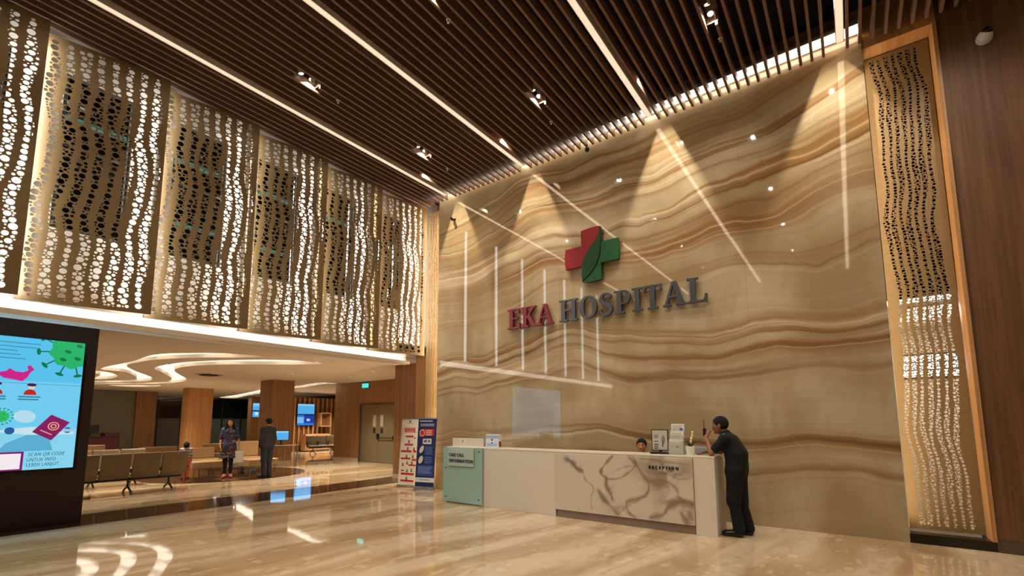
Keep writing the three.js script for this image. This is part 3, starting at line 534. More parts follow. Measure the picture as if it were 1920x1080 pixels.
const bars = (c, x, y, w, h, n, col) => { c.fillStyle = col; for (let i = 0; i < n; i++) c.fillRect(x, y + i * h * 1.9, w * (0.75 + 0.25 * hash(i, Math.round(x), 3)), h); };
{
  let t = thing('desk_board', 'low white board with a small emblem on the left end of the counter', 'sign', [2.25, CH, 0.98]);
  part('board', bx(-0.41, 0.41, 0, 0.17, -0.01, 0.01, 0.004), M.solidWhite, t); part('foot', bx(-0.3, 0.3, 0, 0.012, -0.05, 0.06), M.solidWhite, t);
  printed('emblem', t, 0.16, 0.1, canvasTex(256, 160, (c, w, h) => { c.fillStyle = '#e6dfd2'; c.fillRect(0, 0, w, h); c.fillStyle = '#7a2a2a'; c.fillRect(108, 30, 20, 50); c.fillStyle = '#2c5a3a'; c.fillRect(126, 30, 22, 50); bars(c, 40, 105, 180, 12, 1, '#77716a'); }), [-0.13, 0.1, 0.0105]);
  t = thing('display_box', 'small white and pale blue display box on the counter near the glass panel', 'display', [2.91, CH, 0.98], 0.0);
  part('case', bx(-0.16, 0.16, 0, 0.25, -0.05, 0.05, 0.01), plain(0xdfe3ea, 0.35), t);
  printed('front_print', t, 0.3, 0.22, canvasTex(300, 220, (c, w, h) => { c.fillStyle = '#dfe7f6'; c.fillRect(0, 0, w, h); c.fillStyle = '#a9bfe2'; c.fillRect(0, 0, w, 60); c.fillRect(20, 150, 260, 60); c.fillStyle = '#2b3446'; c.beginPath(); c.arc(150, 85, 20, 0, 7); c.fill(); c.beginPath(); c.arc(150, 145, 16, 0, 7); c.fill(); }), [0, 0.125, 0.051]);
  part('side_label', bx(0.16, 0.164, 0.02, 0.12, -0.03, 0.04), plain(0x8a2b2b, 0.5), t);
  t = thing('notice_frame', 'upright framed black and white notice on a black base on the counter', 'notice', [6.17, CH, 1.0], 0.1);
  part('base', bx(-0.14, 0.14, 0, 0.03, -0.08, 0.07, 0.006), M.black, t); part('frame', bx(-0.125, 0.125, 0.05, 0.37, -0.012, 0.004, 0.003), M.black, t); part('stem', bx(-0.02, 0.02, 0.02, 0.08, -0.02, -0.01), M.black, t);
  printed('paper', t, 0.225, 0.295, canvasTex(360, 470, (c, w, h) => { c.fillStyle = '#c9c2b6'; c.fillRect(0, 0, w, h); bars(c, 40, 110, 130, 16, 3, '#55504a'); bars(c, 40, 260, 120, 20, 1, '#3b3733'); bars(c, 40, 330, 130, 24, 3, '#3b3733'); c.fillStyle = '#8e877c'; c.beginPath(); c.ellipse(265, 230, 45, 110, 0, 0, 7); c.fill(); c.fillStyle = '#4c4742'; c.fillRect(235, 250, 26, 150); }), [0, 0.21, 0.0052]);
  t = thing('brochure_rack', 'tiered clear rack of white leaflets between notice frame and flower pot', 'brochure rack', [6.42, CH, 0.98], 0.1);
  const ac = phys({ color: 0xf2f2ee, roughness: 0.05, transmission: 0.8, thickness: 0 });
  part('back', bx(-0.11, 0.11, 0, 0.44, -0.1, -0.092), ac, t); part('base', bx(-0.11, 0.11, 0, 0.01, -0.1, 0.1), ac, t);
  for (let k = 0; k < 3; k++) part('pocket', bx(-0.11, 0.11, 0.01 + k * 0.12, 0.2 + k * 0.08, 0.08 - k * 0.06, 0.086 - k * 0.06), ac, t);
  for (let k = 0; k < 3; k++) {
    const f = solo('leaflet', ['white leaflets in the lowest pocket of the tiered rack', 'white leaflets in the middle pocket of the tiered rack', 'white leaflets with a blue mark in the top pocket of the tiered rack'][k], 'leaflet', bx(-0.095, 0.095, 0, 0.21, -0.012, 0.012, 0.002), plain(0xe4e0d6, 0.6), 'leaflets in the counter rack');
    f.position.set(6.42 + 0.003, CH + 0.015 + 0.115 * k, 0.98 + 0.06 - 0.06 * k); f.rotation.set(-0.08, 0.1, 0);
    printed('cover', f, 0.18, 0.2, canvasTex(180, 200, (c, w, h) => { c.fillStyle = '#ded9cf'; c.fillRect(0, 0, w, h); if (k === 0) { c.fillStyle = '#33302c'; c.fillRect(85, 95, 46, 22); c.fillRect(30, 90, 14, 22); } else { bars(c, 14, 20, 150, 10, 4, '#a9a49a'); if (k === 2) { c.fillStyle = '#3a50b8'; c.fillRect(118, 60, 44, 34); } } }), [0, 0.105, 0.0126]);
  }
  t = thing('flower_pot', 'small white pot with a pale yellow flower at the right end of the counter', 'plant', [6.63, CH, 1.03]);
  part('pot', lathe([[0, 0], [0.05, 0], [0.054, 0.004], [0.07, 0.13], [0.066, 0.13], [0.058, 0.11], [0, 0.11]], 24), plain(0xe9e4da, 0.35), t);
  part('soil', lathe([[0, 0.118], [0.06, 0.112], [0.06, 0.105], [0, 0.105]], 20), plain(0x2a1c14, 0.9), t);
  const leafG = (a, l, w) => { const s = new THREE.Shape(); s.moveTo(0, 0); s.quadraticCurveTo(w, l * 0.4, 0, l); s.quadraticCurveTo(-w, l * 0.4, 0, 0); const g = new THREE.ExtrudeGeometry(s, { depth: 0.002, bevelEnabled: false }); g.rotateX(0.7); g.rotateY(a); g.translate(0, 0.11, 0); return g; };
  for (let k = 0; k < 6; k++) part('leaf', leafG(k * 1.05, 0.09 + 0.015 * (k % 3), 0.03), plain(0x2a3520, 0.6), t);
  part('stem', tube([[0, 0.11, 0], [0.005, 0.2, 0.0], [0.03, 0.29, 0.01], [0.04, 0.34, 0.01]], 0.004, 14, 6), plain(0x8c8a55, 0.6), t);
  for (const [x, y, s] of [[0.012, 0.2, 0.024], [0.022, 0.245, 0.026], [0.036, 0.29, 0.024], [0.04, 0.33, 0.02]]) { const g = new THREE.IcosahedronGeometry(s, 1); g.scale(0.7, 1.15, 0.7); g.translate(x, y, 0.01); part('petal_cluster', g, plain(0xe9dfa8, 0.6), t); }
  t = thing('desk_monitor', 'pale grey back of a monitor low behind the right end of the counter', 'monitor', [6.62, 0.74, 0.58], Math.PI);
  part('base', bx(-0.1, 0.1, 0, 0.012, -0.07, 0.07, 0.004), plain(0x8f979b, 0.4), t); part('stand', bx(-0.02, 0.02, 0.01, 0.2, -0.02, 0.0), plain(0x8f979b, 0.4), t); part('case', bx(-0.27, 0.27, 0.12, 0.46, 0.0, 0.03, 0.008), plain(0x9aa5ab, 0.4), t); part('screen', bx(-0.255, 0.255, 0.14, 0.45, 0.03, 0.032), M.blackGloss, t);
}
// ---------------------------------------------------------------- roll-up banners
function banner(label, x, z, w, h, turn, tex, cat) {
  const t = thing('rollup_banner', label, 'banner', [x, 0, z], turn, 'roll-up banners beside the counter');
  part('base', [bx(-w / 2 - 0.01, w / 2 + 0.01, 0, 0.07, -0.05, 0.05, 0.015), bx(-w / 2 + 0.03, -w / 2 + 0.07, 0, 0.012, -0.14, 0.12), bx(w / 2 - 0.07, w / 2 - 0.03, 0, 0.012, -0.14, 0.12)], M.steel, t);
  const lean = new THREE.Group(); lean.name = 'banner_panel'; lean.rotation.x = -0.07; lean.position.y = 0.06; t.add(lean);
  part('pole', cyl(0.01, 0.01, [0, 0, -0.03], [0, h, -0.03], 10), M.steel, lean); part('top_rail', bx(-w / 2, w / 2, h - 0.02, h + 0.01, -0.012, 0.012, 0.004), M.steel, lean);
  const s = part('sheet', bx(-w / 2, w / 2, 0, h, -0.002, 0.001), plain(0xe8e2d8, 0.6), lean);
  printed('print', lean, w, h, tex, [0, h / 2, 0.0022]);
  return t;
}
banner('white roll-up banner with red text blocks beside the wood pier', -0.46, 0.17, 0.55, 1.63, 0.12, canvasTex(512, 1520, (c, w, h) => {
  c.fillStyle = '#efe9de'; c.fillRect(0, 0, w, h); c.fillStyle = '#5a2f2a'; c.fillRect(228, 50, 26, 46); c.fillStyle = '#2f5a3c'; c.fillRect(254, 50, 26, 46); bars(c, 160, 110, 200, 10, 1, '#8b857b');
  c.fillStyle = '#c7201f'; c.fillRect(100, 220, 320, 64); c.fillRect(100, 292, 330, 40); c.fillRect(140, 400, 240, 40); c.fillRect(120, 590, 260, 40); c.fillRect(30, 740, 320, 46); c.fillRect(400, 740, 90, 46); c.fillRect(40, 910, 290, 40); c.fillRect(370, 930, 130, 44); c.fillRect(280, 1060, 220, 34); c.fillRect(70, 1190, 90, 30); c.fillRect(70, 1255, 390, 44); c.fillRect(70, 1410, 390, 44);
  c.fillStyle = '#c7201f'; c.fillRect(396, 440, 50, 26);
  c.fillStyle = '#e9c7bd'; for (const [x, y] of [[130, 226], [130, 298]]) for (let i = 0; i < 8; i++) c.fillRect(x + i * 34, y + 8, 22, 24);
  c.fillStyle = '#6b5348'; for (const [x, y] of [[250, 520], [230, 680], [420, 690], [210, 860], [400, 860], [110, 1050], [240, 1010], [380, 1010], [250, 1190], [380, 1170], [250, 1360]]) { c.beginPath(); c.arc(x, y, 20, 0, 7); c.fill(); c.fillRect(x - 24, y + 20, 48, 34); }
}));
banner('dark blue roll-up banner with a red panel beside the onyx wall corner', 0.2, 0.2, 0.53, 1.63, 0.22, canvasTex(512, 1520, (c, w, h) => {
  c.fillStyle = '#1c2a63'; c.fillRect(0, 0, w, h); bars(c, 40, 50, 420, 26, 1, '#c9d0e6'); c.fillStyle = '#8f99b6'; c.fillRect(60, 120, 380, 60);
  c.fillStyle = '#cf2c24'; c.fillRect(120, 240, 330, 150); c.fillRect(60, 270, 120, 150); c.strokeStyle = '#f0e6de'; c.lineWidth = 16; c.beginPath(); c.arc(120, 330, 66, 0, 7); c.stroke(); bars(c, 220, 270, 200, 24, 3, '#f4d9cf');
  c.fillStyle = '#e4e6ea'; c.fillRect(150, 460, 240, 120); c.fillStyle = '#4d5a86'; c.fillRect(190, 490, 70, 50); c.fillRect(300, 490, 50, 50);
  c.fillStyle = '#e9e4d8'; c.beginPath(); c.ellipse(130, 700, 50, 90, 0.5, 0, 7); c.fill(); c.beginPath(); c.ellipse(120, 930, 56, 90, 0.4, 0, 7); c.fill();
  bars(c, 220, 640, 240, 14, 7, '#5f79bd'); bars(c, 220, 860, 240, 14, 6, '#5f79bd'); c.fillStyle = '#31509f'; c.fillRect(40, 1050, 430, 230); bars(c, 60, 1080, 380, 12, 7, '#7d97d6');
  c.fillStyle = '#e7e9ee'; c.fillRect(0, 1320, w, 100); bars(c, 120, 1360, 280, 14, 1, '#7885ab');
}));
// ---------------------------------------------------------------- kiosk with the large screen
{
  const t = thing('screen_kiosk', 'dark brown column kiosk with a large blue information screen', 'screen', [-1.8, 0, 7.9]);
  part('body', bx(-0.9, 0, 0, 3.26, -1.95, 2.05, 0.01), M.kiosk, t);
  part('bezel', [bx(0, 0.02, 0.86, 2.95, -1.81, -1.78), bx(0, 0.02, 0.86, 2.95, 1.86, 1.89), bx(0, 0.02, 0.86, 0.885, -1.78, 1.86), bx(0, 0.02, 2.93, 2.95, -1.78, 1.86)], M.blackGloss, t);
  const tex = canvasTex(2048, 1152, (c, w, h) => {
    c.fillStyle = '#5cc8f5'; c.fillRect(0, 0, w, h);
    c.fillStyle = '#74d3f8'; c.fillRect(0, 380, w, 420); c.fillStyle = '#8bdaf7'; c.fillRect(0, 800, w, 352);
    c.strokeStyle = '#39839f'; c.lineWidth = 3; for (const y of [388, 792, 1004]) { c.beginPath(); c.moveTo(0, y); c.lineTo(y === 1004 ? 1500 : w, y + 16); c.stroke(); }
    const virus = (x, y, r, col, dk, n) => { c.strokeStyle = dk; c.lineWidth = r * 0.07; for (let i = 0; i < n; i++) { const a = i / n * 6.283 + 0.2; c.beginPath(); c.moveTo(x, y); c.lineTo(x + 1.5 * r * Math.cos(a), y + 1.5 * r * Math.sin(a)); c.stroke(); c.fillStyle = dk; c.beginPath(); c.ellipse(x + 1.5 * r * Math.cos(a), y + 1.5 * r * Math.sin(a), r * 0.09, r * 0.2, a, 0, 7); c.fill(); } c.fillStyle = col; c.beginPath(); for (let i = 0; i <= 40; i++) { const a = i / 40 * 6.2832, q = r * (1 + 0.07 * Math.sin(9 * a)); c.lineTo(x + q * Math.cos(a), y + q * Math.sin(a)); } c.fill(); c.fillStyle = dk; for (const [dx, dy] of [[-0.2, 0], [0.25, 0.4], [0.3, -0.4], [-0.4, 0.5]]) { c.beginPath(); c.ellipse(x + dx * r, y + dy * r, r * 0.16, r * 0.1, 0.3, 0, 7); c.fill(); } };
    virus(1966, 92, 150, '#27b96a', '#0d7a4a', 11); virus(1560, 690, 46, '#27c465', '#1a9a55', 16);
    c.fillStyle = '#d5268e'; c.beginPath(); for (const p of [[1497, 320], [1560, 300], [1575, 275], [1610, 300], [1660, 305], [1690, 285], [1680, 250], [1700, 240], [1727, 275], [1700, 310], [1690, 345], [1660, 384], [1610, 372], [1545, 360]]) c.lineTo(...p); c.fill();
    for (const [x, k] of [[1512, 0], [1716, 1]]) { c.fillStyle = '#c22a2c'; c.beginPath(); c.moveTo(x - 40, 500); c.quadraticCurveTo(x - 36, 455, x, 452); c.quadraticCurveTo(x + 36, 455, x + 40, 500); c.fill(); c.fillStyle = '#f0d6c8'; c.beginPath(); c.arc(x + k * 6, 432, 21, 0, 7); c.fill(); c.fillStyle = '#3b2a55'; c.beginPath(); c.ellipse(x + k * 6, 412, 30, 14, 0, 0, 7); c.fill(); bars(c, x - 70, 512, 140, 12, 2, '#3d87a8'); }
    c.fillStyle = '#2e6f8f'; for (let i = 0; i < 5; i++) { c.globalAlpha = 0.55; c.fillRect(1280, 46 + i * 34, [470, 450, 330, 350, 390][i], 9); c.globalAlpha = 1; }
    c.fillStyle = '#5fb3d9'; c.beginPath(); c.moveTo(1600, 920); c.lineTo(1760, 830); c.lineTo(1860, 850); c.lineTo(1900, 990); c.lineTo(1560, 990); c.fill();
    c.fillStyle = '#b9e4f6'; c.beginPath(); c.ellipse(1700, 690, 70, 54, 0.2, 0, 7); c.fill(); c.fillStyle = '#cfe9f5'; c.beginPath(); c.moveTo(1500, 815); c.lineTo(1740, 780); c.lineTo(2030, 800); c.lineTo(2030, 850); c.lineTo(1740, 850); c.fill(); c.fillStyle = '#2a5d9c'; c.beginPath(); c.arc(1618, 812, 30, 0, 7); c.fill(); c.beginPath(); c.arc(1985, 812, 26, 0, 7); c.fill(); c.fillStyle = '#9fd4ee'; c.fillRect(1880, 800, 168, 26);
    c.fillStyle = '#8a1f63'; c.beginPath(); for (const p of [[1868, 672], [1996, 742], [1884, 902], [1756, 824]]) c.lineTo(...p); c.fill(); c.strokeStyle = '#f2b28a'; c.lineWidth = 8; c.beginPath(); c.arc(1890, 776, 34, 0, 7); c.stroke(); c.beginPath(); c.arc(1890, 776, 16, 0, 7); c.stroke(); c.beginPath(); c.moveTo(1806, 808); c.lineTo(1884, 852); c.stroke();
    c.fillStyle = '#fbf3f7'; c.fillRect(1516, 1000, 196, 148); c.strokeStyle = '#7b2170'; c.lineWidth = 16; c.strokeRect(1516, 1000, 196, 148);
    c.fillStyle = '#22506b'; c.font = 'italic 40px sans-serif'; c.fillText('SCAN QR CODE', 1742, 1034, 240); c.font = '40px sans-serif'; c.fillText('UNTUK INFO', 1740, 1080, 190); c.fillText('LEBIH LANJUT', 1740, 1124, 210);
  });
  const s = new THREE.Mesh(new THREE.PlaneGeometry(3.64, 2.045), std({ color: 0x050505, roughness: 0.25, emissive: 0xffffff, emissiveMap: tex, emissiveIntensity: 0.95 })); s.name = 'screen_panel'; s.rotation.y = Math.PI / 2; s.position.set(0.006, 1.907, 0.04); t.add(s);
  area(t, new THREE.Color().setRGB(0.35, 0.75, 1), LEVEL.screen, 3.6, 2.0, [0.03, 1.907, 0.04], 'px');
}
// ---------------------------------------------------------------- cameras, exit sign
{
  let t = thing('security_camera', 'small black bullet camera high in the left corner of the onyx wall', 'camera', [0.92, 6.6, 0]);
  part('bracket', [cyl(0.03, 0.03, [0, 0, 0], [0, 0, 0.02]), cyl(0.01, 0.01, [0, 0, 0.02], [0.01, -0.02, 0.1])], M.black, t); part('body', cyl(0.035, 0.035, [-0.02, -0.02, 0.06], [0.06, -0.06, 0.2], 16), M.black, t); part('lens', cyl(0.025, 0.025, [0.06, -0.06, 0.2], [0.063, -0.0615, 0.206], 14), M.blackGloss, t);
  t = thing('security_camera', 'small black camera hanging at the slat ends above the cross emblem', 'camera', [4.62, 7.12, 0.1]);
  part('bracket', cyl(0.015, 0.015, [0, 0.06, 0], [0, -0.02, 0], 10), M.black, t); part('body', lathe([[0, -0.1], [0.03, -0.09], [0.045, -0.06], [0.045, -0.02], [0, -0.02]], 18), M.black, t);
  t = thing('security_camera', 'white dome camera high on the dark wood wall at the right edge', 'camera', [10.36, 6.6, 0]);
  part('base', cyl(0.085, 0.085, [0, 0, 0], [0, 0, 0.03], 22), plain(0xd8d2c8, 0.4), t); part('shell', new THREE.SphereGeometry(0.08, 20, 14).translate(0, 0, 0.05), plain(0xd8d2c8, 0.4), t); part('dome', new THREE.SphereGeometry(0.055, 20, 14).translate(0.015, 0.035, 0.09), M.blackGloss, t);
  t = thing('exit_sign', 'lit turquoise exit sign above the double door', 'exit sign', [-7.57, 2.98, -3.9]);
  part('case', bx(-0.23, 0.23, 0, 0.22, 0, 0.05, 0.008), plain(0x2d8b86, 0.5), t); part('face', bx(-0.21, 0.21, 0.02, 0.2, 0.05, 0.054), glow(new THREE.Color().setRGB(0.1, 0.75, 0.7), 1.1), t); part('bracket', bx(-0.02, 0.02, 0.22, 0.29, 0.01, 0.04), M.steel, t);
  area(t, new THREE.Color().setRGB(0.1, 0.75, 0.7), 1.0, 0.4, 0.16, [0, 0.11, 0.06], 'pz');
  t = thing('ceiling_unit', 'dark square air outlet in the lobby ceiling between the light coves', 'air outlet', [-9.4, CY, 1.25], 0.3);
  part('frame', bx(-0.36, 0.36, -0.02, 0, -0.36, 0.36, 0.005), M.ceilPaint, t); part('recess', bx(-0.3, 0.3, -0.024, -0.018, -0.3, 0.3), plain(0x1c1612, 0.8), t); part('louvre', [bx(-0.2, 0.2, -0.06, -0.045, -0.2, 0.2), bx(-0.03, 0.03, -0.05, -0.02, -0.03, 0.03)], plain(0x2a211b, 0.6), t);
  const dl = [[-4.2, -1.6], [-6.4, -2.3], [-5.2, 5.6], [-7.0, -0.4], [-13.0, -1.5], [-13, 5.0], [-18.5, -3.0], [-13.5, -7.0], [-9.0, 6.2], [-3.4, 0.9], [-19, 5.5], [-14.9, -6.3], [-14.9, -7.6], [-16, 0.6], [-7.2, 3.2]];
  const near = ['left of the wood pier', 'before the double door', 'before the front row of seats', 'above the small desk screen', 'before the orange wood column', 'above the sofas nearest the kiosk', 'behind the orange wood column', 'beside the slatted wall', 'above the second row of seats', 'nearest the fascia over the lobby opening', 'above the far end of the maroon desk', 'before the two blue wall screens', 'before the cube shelf', 'between grey partition and orange wood column', 'above the small child'];
  dl.forEach(([x, z], i) => {
    const q = thing('downlight', 'small round downlight in the lobby ceiling ' + near[i], 'downlight', [x, CY, z], 0, 'lobby ceiling downlights');
    part('ring', lathe([[0.05, 0.0], [0.075, 0.0], [0.075, -0.006], [0.05, -0.01]], 18), M.whitePaint, q); part('lens', lathe([[0, -0.006], [0.05, -0.006], [0.05, 0], [0, 0]], 18), glow(SOFT, 2), q);
    spot(q, SOFT, LEVEL.lobbyDown, [0, -0.012, 0], [0, -3, 0], 55, 0.6, 2);
  });
}
// ---------------------------------------------------------------- lobby furniture
function beamSeat(label, n, [x, y, z], turn) {                // local: seats along x, backs towards +z
  const t = thing('beam_bench', label, 'bench', [x, y, z], turn, 'beam seating in the lobby'), p = 0.565, w = 0.53;
  part('beam', bx(-n * p / 2 + 0.05, n * p / 2 - 0.05, 0.29, 0.35, -0.03, 0.03, 0.006), M.black, t);
  for (let k = 0; k < n; k++) {
    const cx = (k - (n - 1) / 2) * p;
    const seat = part('seat', bx(-w / 2, w / 2, 0.37, 0.43, -0.30, 0.16, 0.025), M.vinyl, t); seat.position.x = cx; seat.rotation.x = 0;
    const s = new THREE.Shape(); s.moveTo(0.14, 0.36); s.quadraticCurveTo(0.20, 0.40, 0.215, 0.52); s.lineTo(0.28, 0.88); s.quadraticCurveTo(0.285, 0.91, 0.255, 0.905); s.quadraticCurveTo(0.24, 0.9, 0.235, 0.87); s.lineTo(0.165, 0.54); s.quadraticCurveTo(0.155, 0.44, 0.12, 0.42);
    const g = new THREE.ExtrudeGeometry(s, { depth: w - 0.03, bevelEnabled: true, bevelSize: 0.012, bevelThickness: 0.015, bevelSegments: 2, curveSegments: 8 }); g.rotateY(-Math.PI / 2); g.translate(w / 2 - 0.015, 0, 0);
    const b = part('backrest', g, M.vinyl, t); b.position.x = cx;
    part('bracket', [bx(cx - 0.1, cx + 0.1, 0.34, 0.375, -0.08, 0.1)], M.black, t);
  }
  for (let k = 0; k <= n; k++) { const cx = (k - n / 2) * p; part('armrest', [bx(cx - 0.02, cx + 0.02, 0.6, 0.63, -0.2, 0.14, 0.01), bx(cx - 0.012, cx + 0.012, 0.33, 0.6, -0.02, 0.03), bx(cx - 0.014, cx + 0.014, 0.5, 0.56, 0.13, 0.2, 0.006)], M.black, t); }
  const legs = n > 3 ? [-(n / 2 - 0.55) * p, 0.02, (n / 2 - 0.55) * p] : [-(n / 2 - 0.5) * p, (n / 2 - 0.5) * p];
  for (const lx of legs) { const l = part('leg', [cyl(0.022, 0.022, [lx, 0.12, 0], [lx, 0.3, 0], 10), tube([[lx, 0.03, -0.26], [lx, 0.09, -0.16], [lx, 0.14, 0], [lx, 0.09, 0.16], [lx, 0.03, 0.26]], 0.02, 16, 8)], M.black, t); part('foot', [cyl(0.026, 0.026, [lx, 0, -0.26], [lx, 0.04, -0.26], 12), cyl(0.026, 0.026, [lx, 0, 0.26], [lx, 0.04, 0.26], 12)], M.steel, l); }
  return t;
}
beamSeat('front row of brown linked waiting seats, backs to the hall', 4, [-5.02, 0, 4.50], Math.PI / 2);
beamSeat('second row of brown linked waiting seats facing the first row', 4, [-6.75, 0, 4.72], -Math.PI / 2);
beamSeat('row of three linked seats far back under the wall screens', 3, [-13.6, 0, -5.9], -Math.PI / 2);
function sofa(label, [x, y, z], turn, w = 1.0, back = true, arm = false, tall = 0.78) { // local: faces +z
  const t = thing('lounge_sofa', label, 'sofa', [x, y, z], turn, 'tan lounge sofas');
  part('seat', bx(-w / 2, w / 2, 0.2, 0.43, -0.4, 0.4, 0.03), M.fabric, t);
  if (back) part('backrest', bx(-w / 2, w / 2, 0.43, tall, -0.4, -0.2, 0.035), M.fabric, t);
  if (arm) part('armrest', bx(-w / 2, -w / 2 + 0.18, 0.43, 0.62, -0.2, 0.4, 0.03), M.fabric, t);
  for (const sx of [-1, 1]) for (const sz of [-1, 1]) part('leg', cyl(0.014, 0.014, [sx * (w / 2 - 0.08), 0, sz * 0.32], [sx * (w / 2 - 0.08), 0.21, sz * 0.32], 10), M.steel, t);
  return t;
}
sofa('tan backless lounge bench left of the person in the patterned tunic', [-7.75, 0, 1.85], Math.PI / 2, 0.95, false);
sofa('tan lounge sofa directly behind the backless bench', [-8.75, 0, 1.45], Math.PI / 2 + 0.2, 0.9, true);
sofa('tan backless lounge bench right of the person in the patterned tunic', [-7.3, 0, 0.45], Math.PI / 2, 0.95, false);
sofa('tan high-backed sofa behind the person in the patterned tunic', [-8.5, 0, 0.35], Math.PI / 2 - 0.2, 1.0, true, false, 0.95);
sofa('tan lounge sofa further back, between child and patterned tunic', [-10.6, 0, 2.1], Math.PI / 2, 1.1, true, true);
sofa('tan lounge sofa left of the child, seen from behind', [-9.6, 0, 3.5], Math.PI / 2 + 2.6, 1.0, true);
sofa('tan lounge sofa far back beside the glass partition', [-13.0, 0, 3.6], Math.PI / 2 + 2.8, 1.2, true, true, 0.85);
sofa('tan lounge sofa near the kiosk, farthest left', [-11.2, 0, 5.4], Math.PI / 2, 1.2, true, true);
sofa('tan lounge sofa at the foot of the dark brown column', [-11.6, 0, -0.2], Math.PI / 2, 1.1, true);
{
  const mar = plain(0x4f1226, 0.5); let t = thing('maroon_desk', 'maroon service desk far back beside the grey partition', 'desk', [-19.6, 0, 1.9]);
  part('front', bx(-0.4, 0.3, 0, 0.95, -0.9, 1.4, 0.03), mar, t); part('raised_end', bx(-0.4, 0.32, 0.95, 1.15, -0.9, -0.35, 0.03), mar, t); part('top', bx(-0.45, 0.35, 0.95, 0.99, -0.35, 1.4, 0.01), mar, t);
  t = thing('desk_computer', 'black computer monitor on the maroon desk', 'monitor', [-19.6, 0.99, 2.0], Math.PI / 2);
  part('base', bx(-0.14, 0.14, 0, 0.02, -0.1, 0.1, 0.005), M.black, t); part('stand', bx(-0.02, 0.02, 0.02, 0.2, -0.03, 0), M.black, t); part('case', bx(-0.3, 0.3, 0.14, 0.52, 0, 0.04, 0.008), M.black, t);
}
function screenBox(name, label, cat, [x, y, z], w, h, turn, draw, power, group) {   // local: faces +z, base at its lower edge
  const t = thing(name, label, cat, [x, y, z], turn, group); part('case', bx(-w / 2 - 0.02, w / 2 + 0.02, -0.02, h + 0.02, -0.05, 0, 0.006), M.black, t);
  const s = new THREE.Mesh(new THREE.PlaneGeometry(w, h), std({ color: 0x050505, roughness: 0.3, emissive: 0xffffff, emissiveMap: canvasTex(320, Math.round(320 * h / w), draw), emissiveIntensity: 0.95 })); s.name = 'display'; s.position.set(0, h / 2, 0.002); t.add(s);
  area(t, new THREE.Color().setRGB(0.25, 0.6, 1), power, w * 0.95, h * 0.95, [0, h / 2, 0.02], 'pz'); return t;
}
const blueA = (c, w, h) => { c.fillStyle = '#57b4ef'; c.fillRect(0, 0, w, h); c.fillStyle = '#8fd0f5'; c.fillRect(0, 0, w, h * 0.2); };
const blueB = (c, w, h) => { c.fillStyle = '#2f7fe0'; c.fillRect(0, 0, w, h); c.fillStyle = '#1a3fae'; c.fillRect(w * 0.4, 0, w * 0.6, h * 0.8); c.fillStyle = '#7fc0f2'; c.fillRect(0, h * 0.2, w * 0.38, h * 0.6); c.fillStyle = '#b9d6f5'; c.fillRect(w * 0.55, h * 0.35, w * 0.2, h * 0.25); };
{
  const w = struct('wall_slatted', 'slatted wood feature wall behind the two blue wall screens', 'wall'); part('backing', bx(-16.6, -16.45, 0, 3.0, -8.6, -5.5), M.darkWood, w);
  for (let k = 0; k < 11; k++) part('slat', bx(-16.45, -16.36, 0.0, 2.98, -5.62 - k * 0.28, -5.54 - k * 0.28, 0.005), M.lightWood, w);
  screenBox('wall_screen', 'upper of the two blue wall screens on the slatted wall', 'screen', [-16.28, 2.06, -6.46], 1.0, 0.56, Math.PI / 2, blueA, 1.2, 'wall screens');
  screenBox('wall_screen', 'lower of the two blue wall screens on the slatted wall', 'screen', [-16.28, 1.44, -6.46], 1.0, 0.56, Math.PI / 2, blueB, 1.2, 'wall screens');
  screenBox('wall_screen', 'small upright blue screen on the far slim column', 'screen', [-22.94, 1.95, -6.95], 0.5, 0.9, Math.PI / 2, (c, a, b) => { blueA(c, a, b); c.fillStyle = '#1d3560'; c.fillRect(0, b * 0.5, a, b * 0.1); c.fillStyle = '#dfeefa'; c.fillRect(a * 0.3, b * 0.65, a * 0.4, b * 0.2); }, 1);
  let t = thing('wall_shelf', 'open light wood cube shelf right of the wall screens', 'shelf', [-16.3, 1.35, -7.55]);
  part('box', [bx(0, 0.28, 0, 0.05, -0.32, 0.32), bx(0, 0.28, 0.75, 0.8, -0.32, 0.32), bx(0, 0.28, 0.05, 0.75, -0.32, -0.27), bx(0, 0.28, 0.05, 0.75, 0.27, 0.32)], M.lightWood, t); part('back', bx(0, 0.02, 0.05, 0.75, -0.27, 0.27), M.darkWood, t);
  t = thing('low_cabinet', 'pale low cabinet under the wall screens', 'cabinet', [-15.9, 0, -6.9]); part('body', bx(-0.25, 0.2, 0.05, 0.95, -0.75, 0.75, 0.01), M.lightWood, t); part('plinth', bx(-0.22, 0.17, 0, 0.05, -0.72, 0.72), M.black, t); for (const z of [-0.37, 0.37]) part('door', bx(0.2, 0.215, 0.09, 0.92, z - 0.355, z + 0.355, 0.004), M.lightWood, t);
  t = thing('monitor_table', 'slim brown table with metal legs before the dark brown column', 'table', [-8.55, 0, -1.0], Math.PI / 4);
  part('table_top', bx(-0.55, 0.55, 0.74, 0.78, -0.25, 0.25, 0.008), M.wood, t); for (const sx of [-1, 1]) for (const sz of [-1, 1]) part('leg', cyl(0.018, 0.018, [sx * 0.49, 0, sz * 0.2], [sx * 0.49, 0.75, sz * 0.2], 10), M.steel, t);
  const m = screenBox('desk_screen', 'small bright blue screen on the slim brown table', 'screen', [-8.55, 0.96, -0.95], 0.52, 0.32, Math.PI / 4, blueA, 1.2);
  part('stand', [bx(-0.03, 0.03, -0.17, 0, -0.045, -0.02), bx(-0.12, 0.12, -0.18, -0.165, -0.12, 0.06, 0.004)], M.black, m);
}
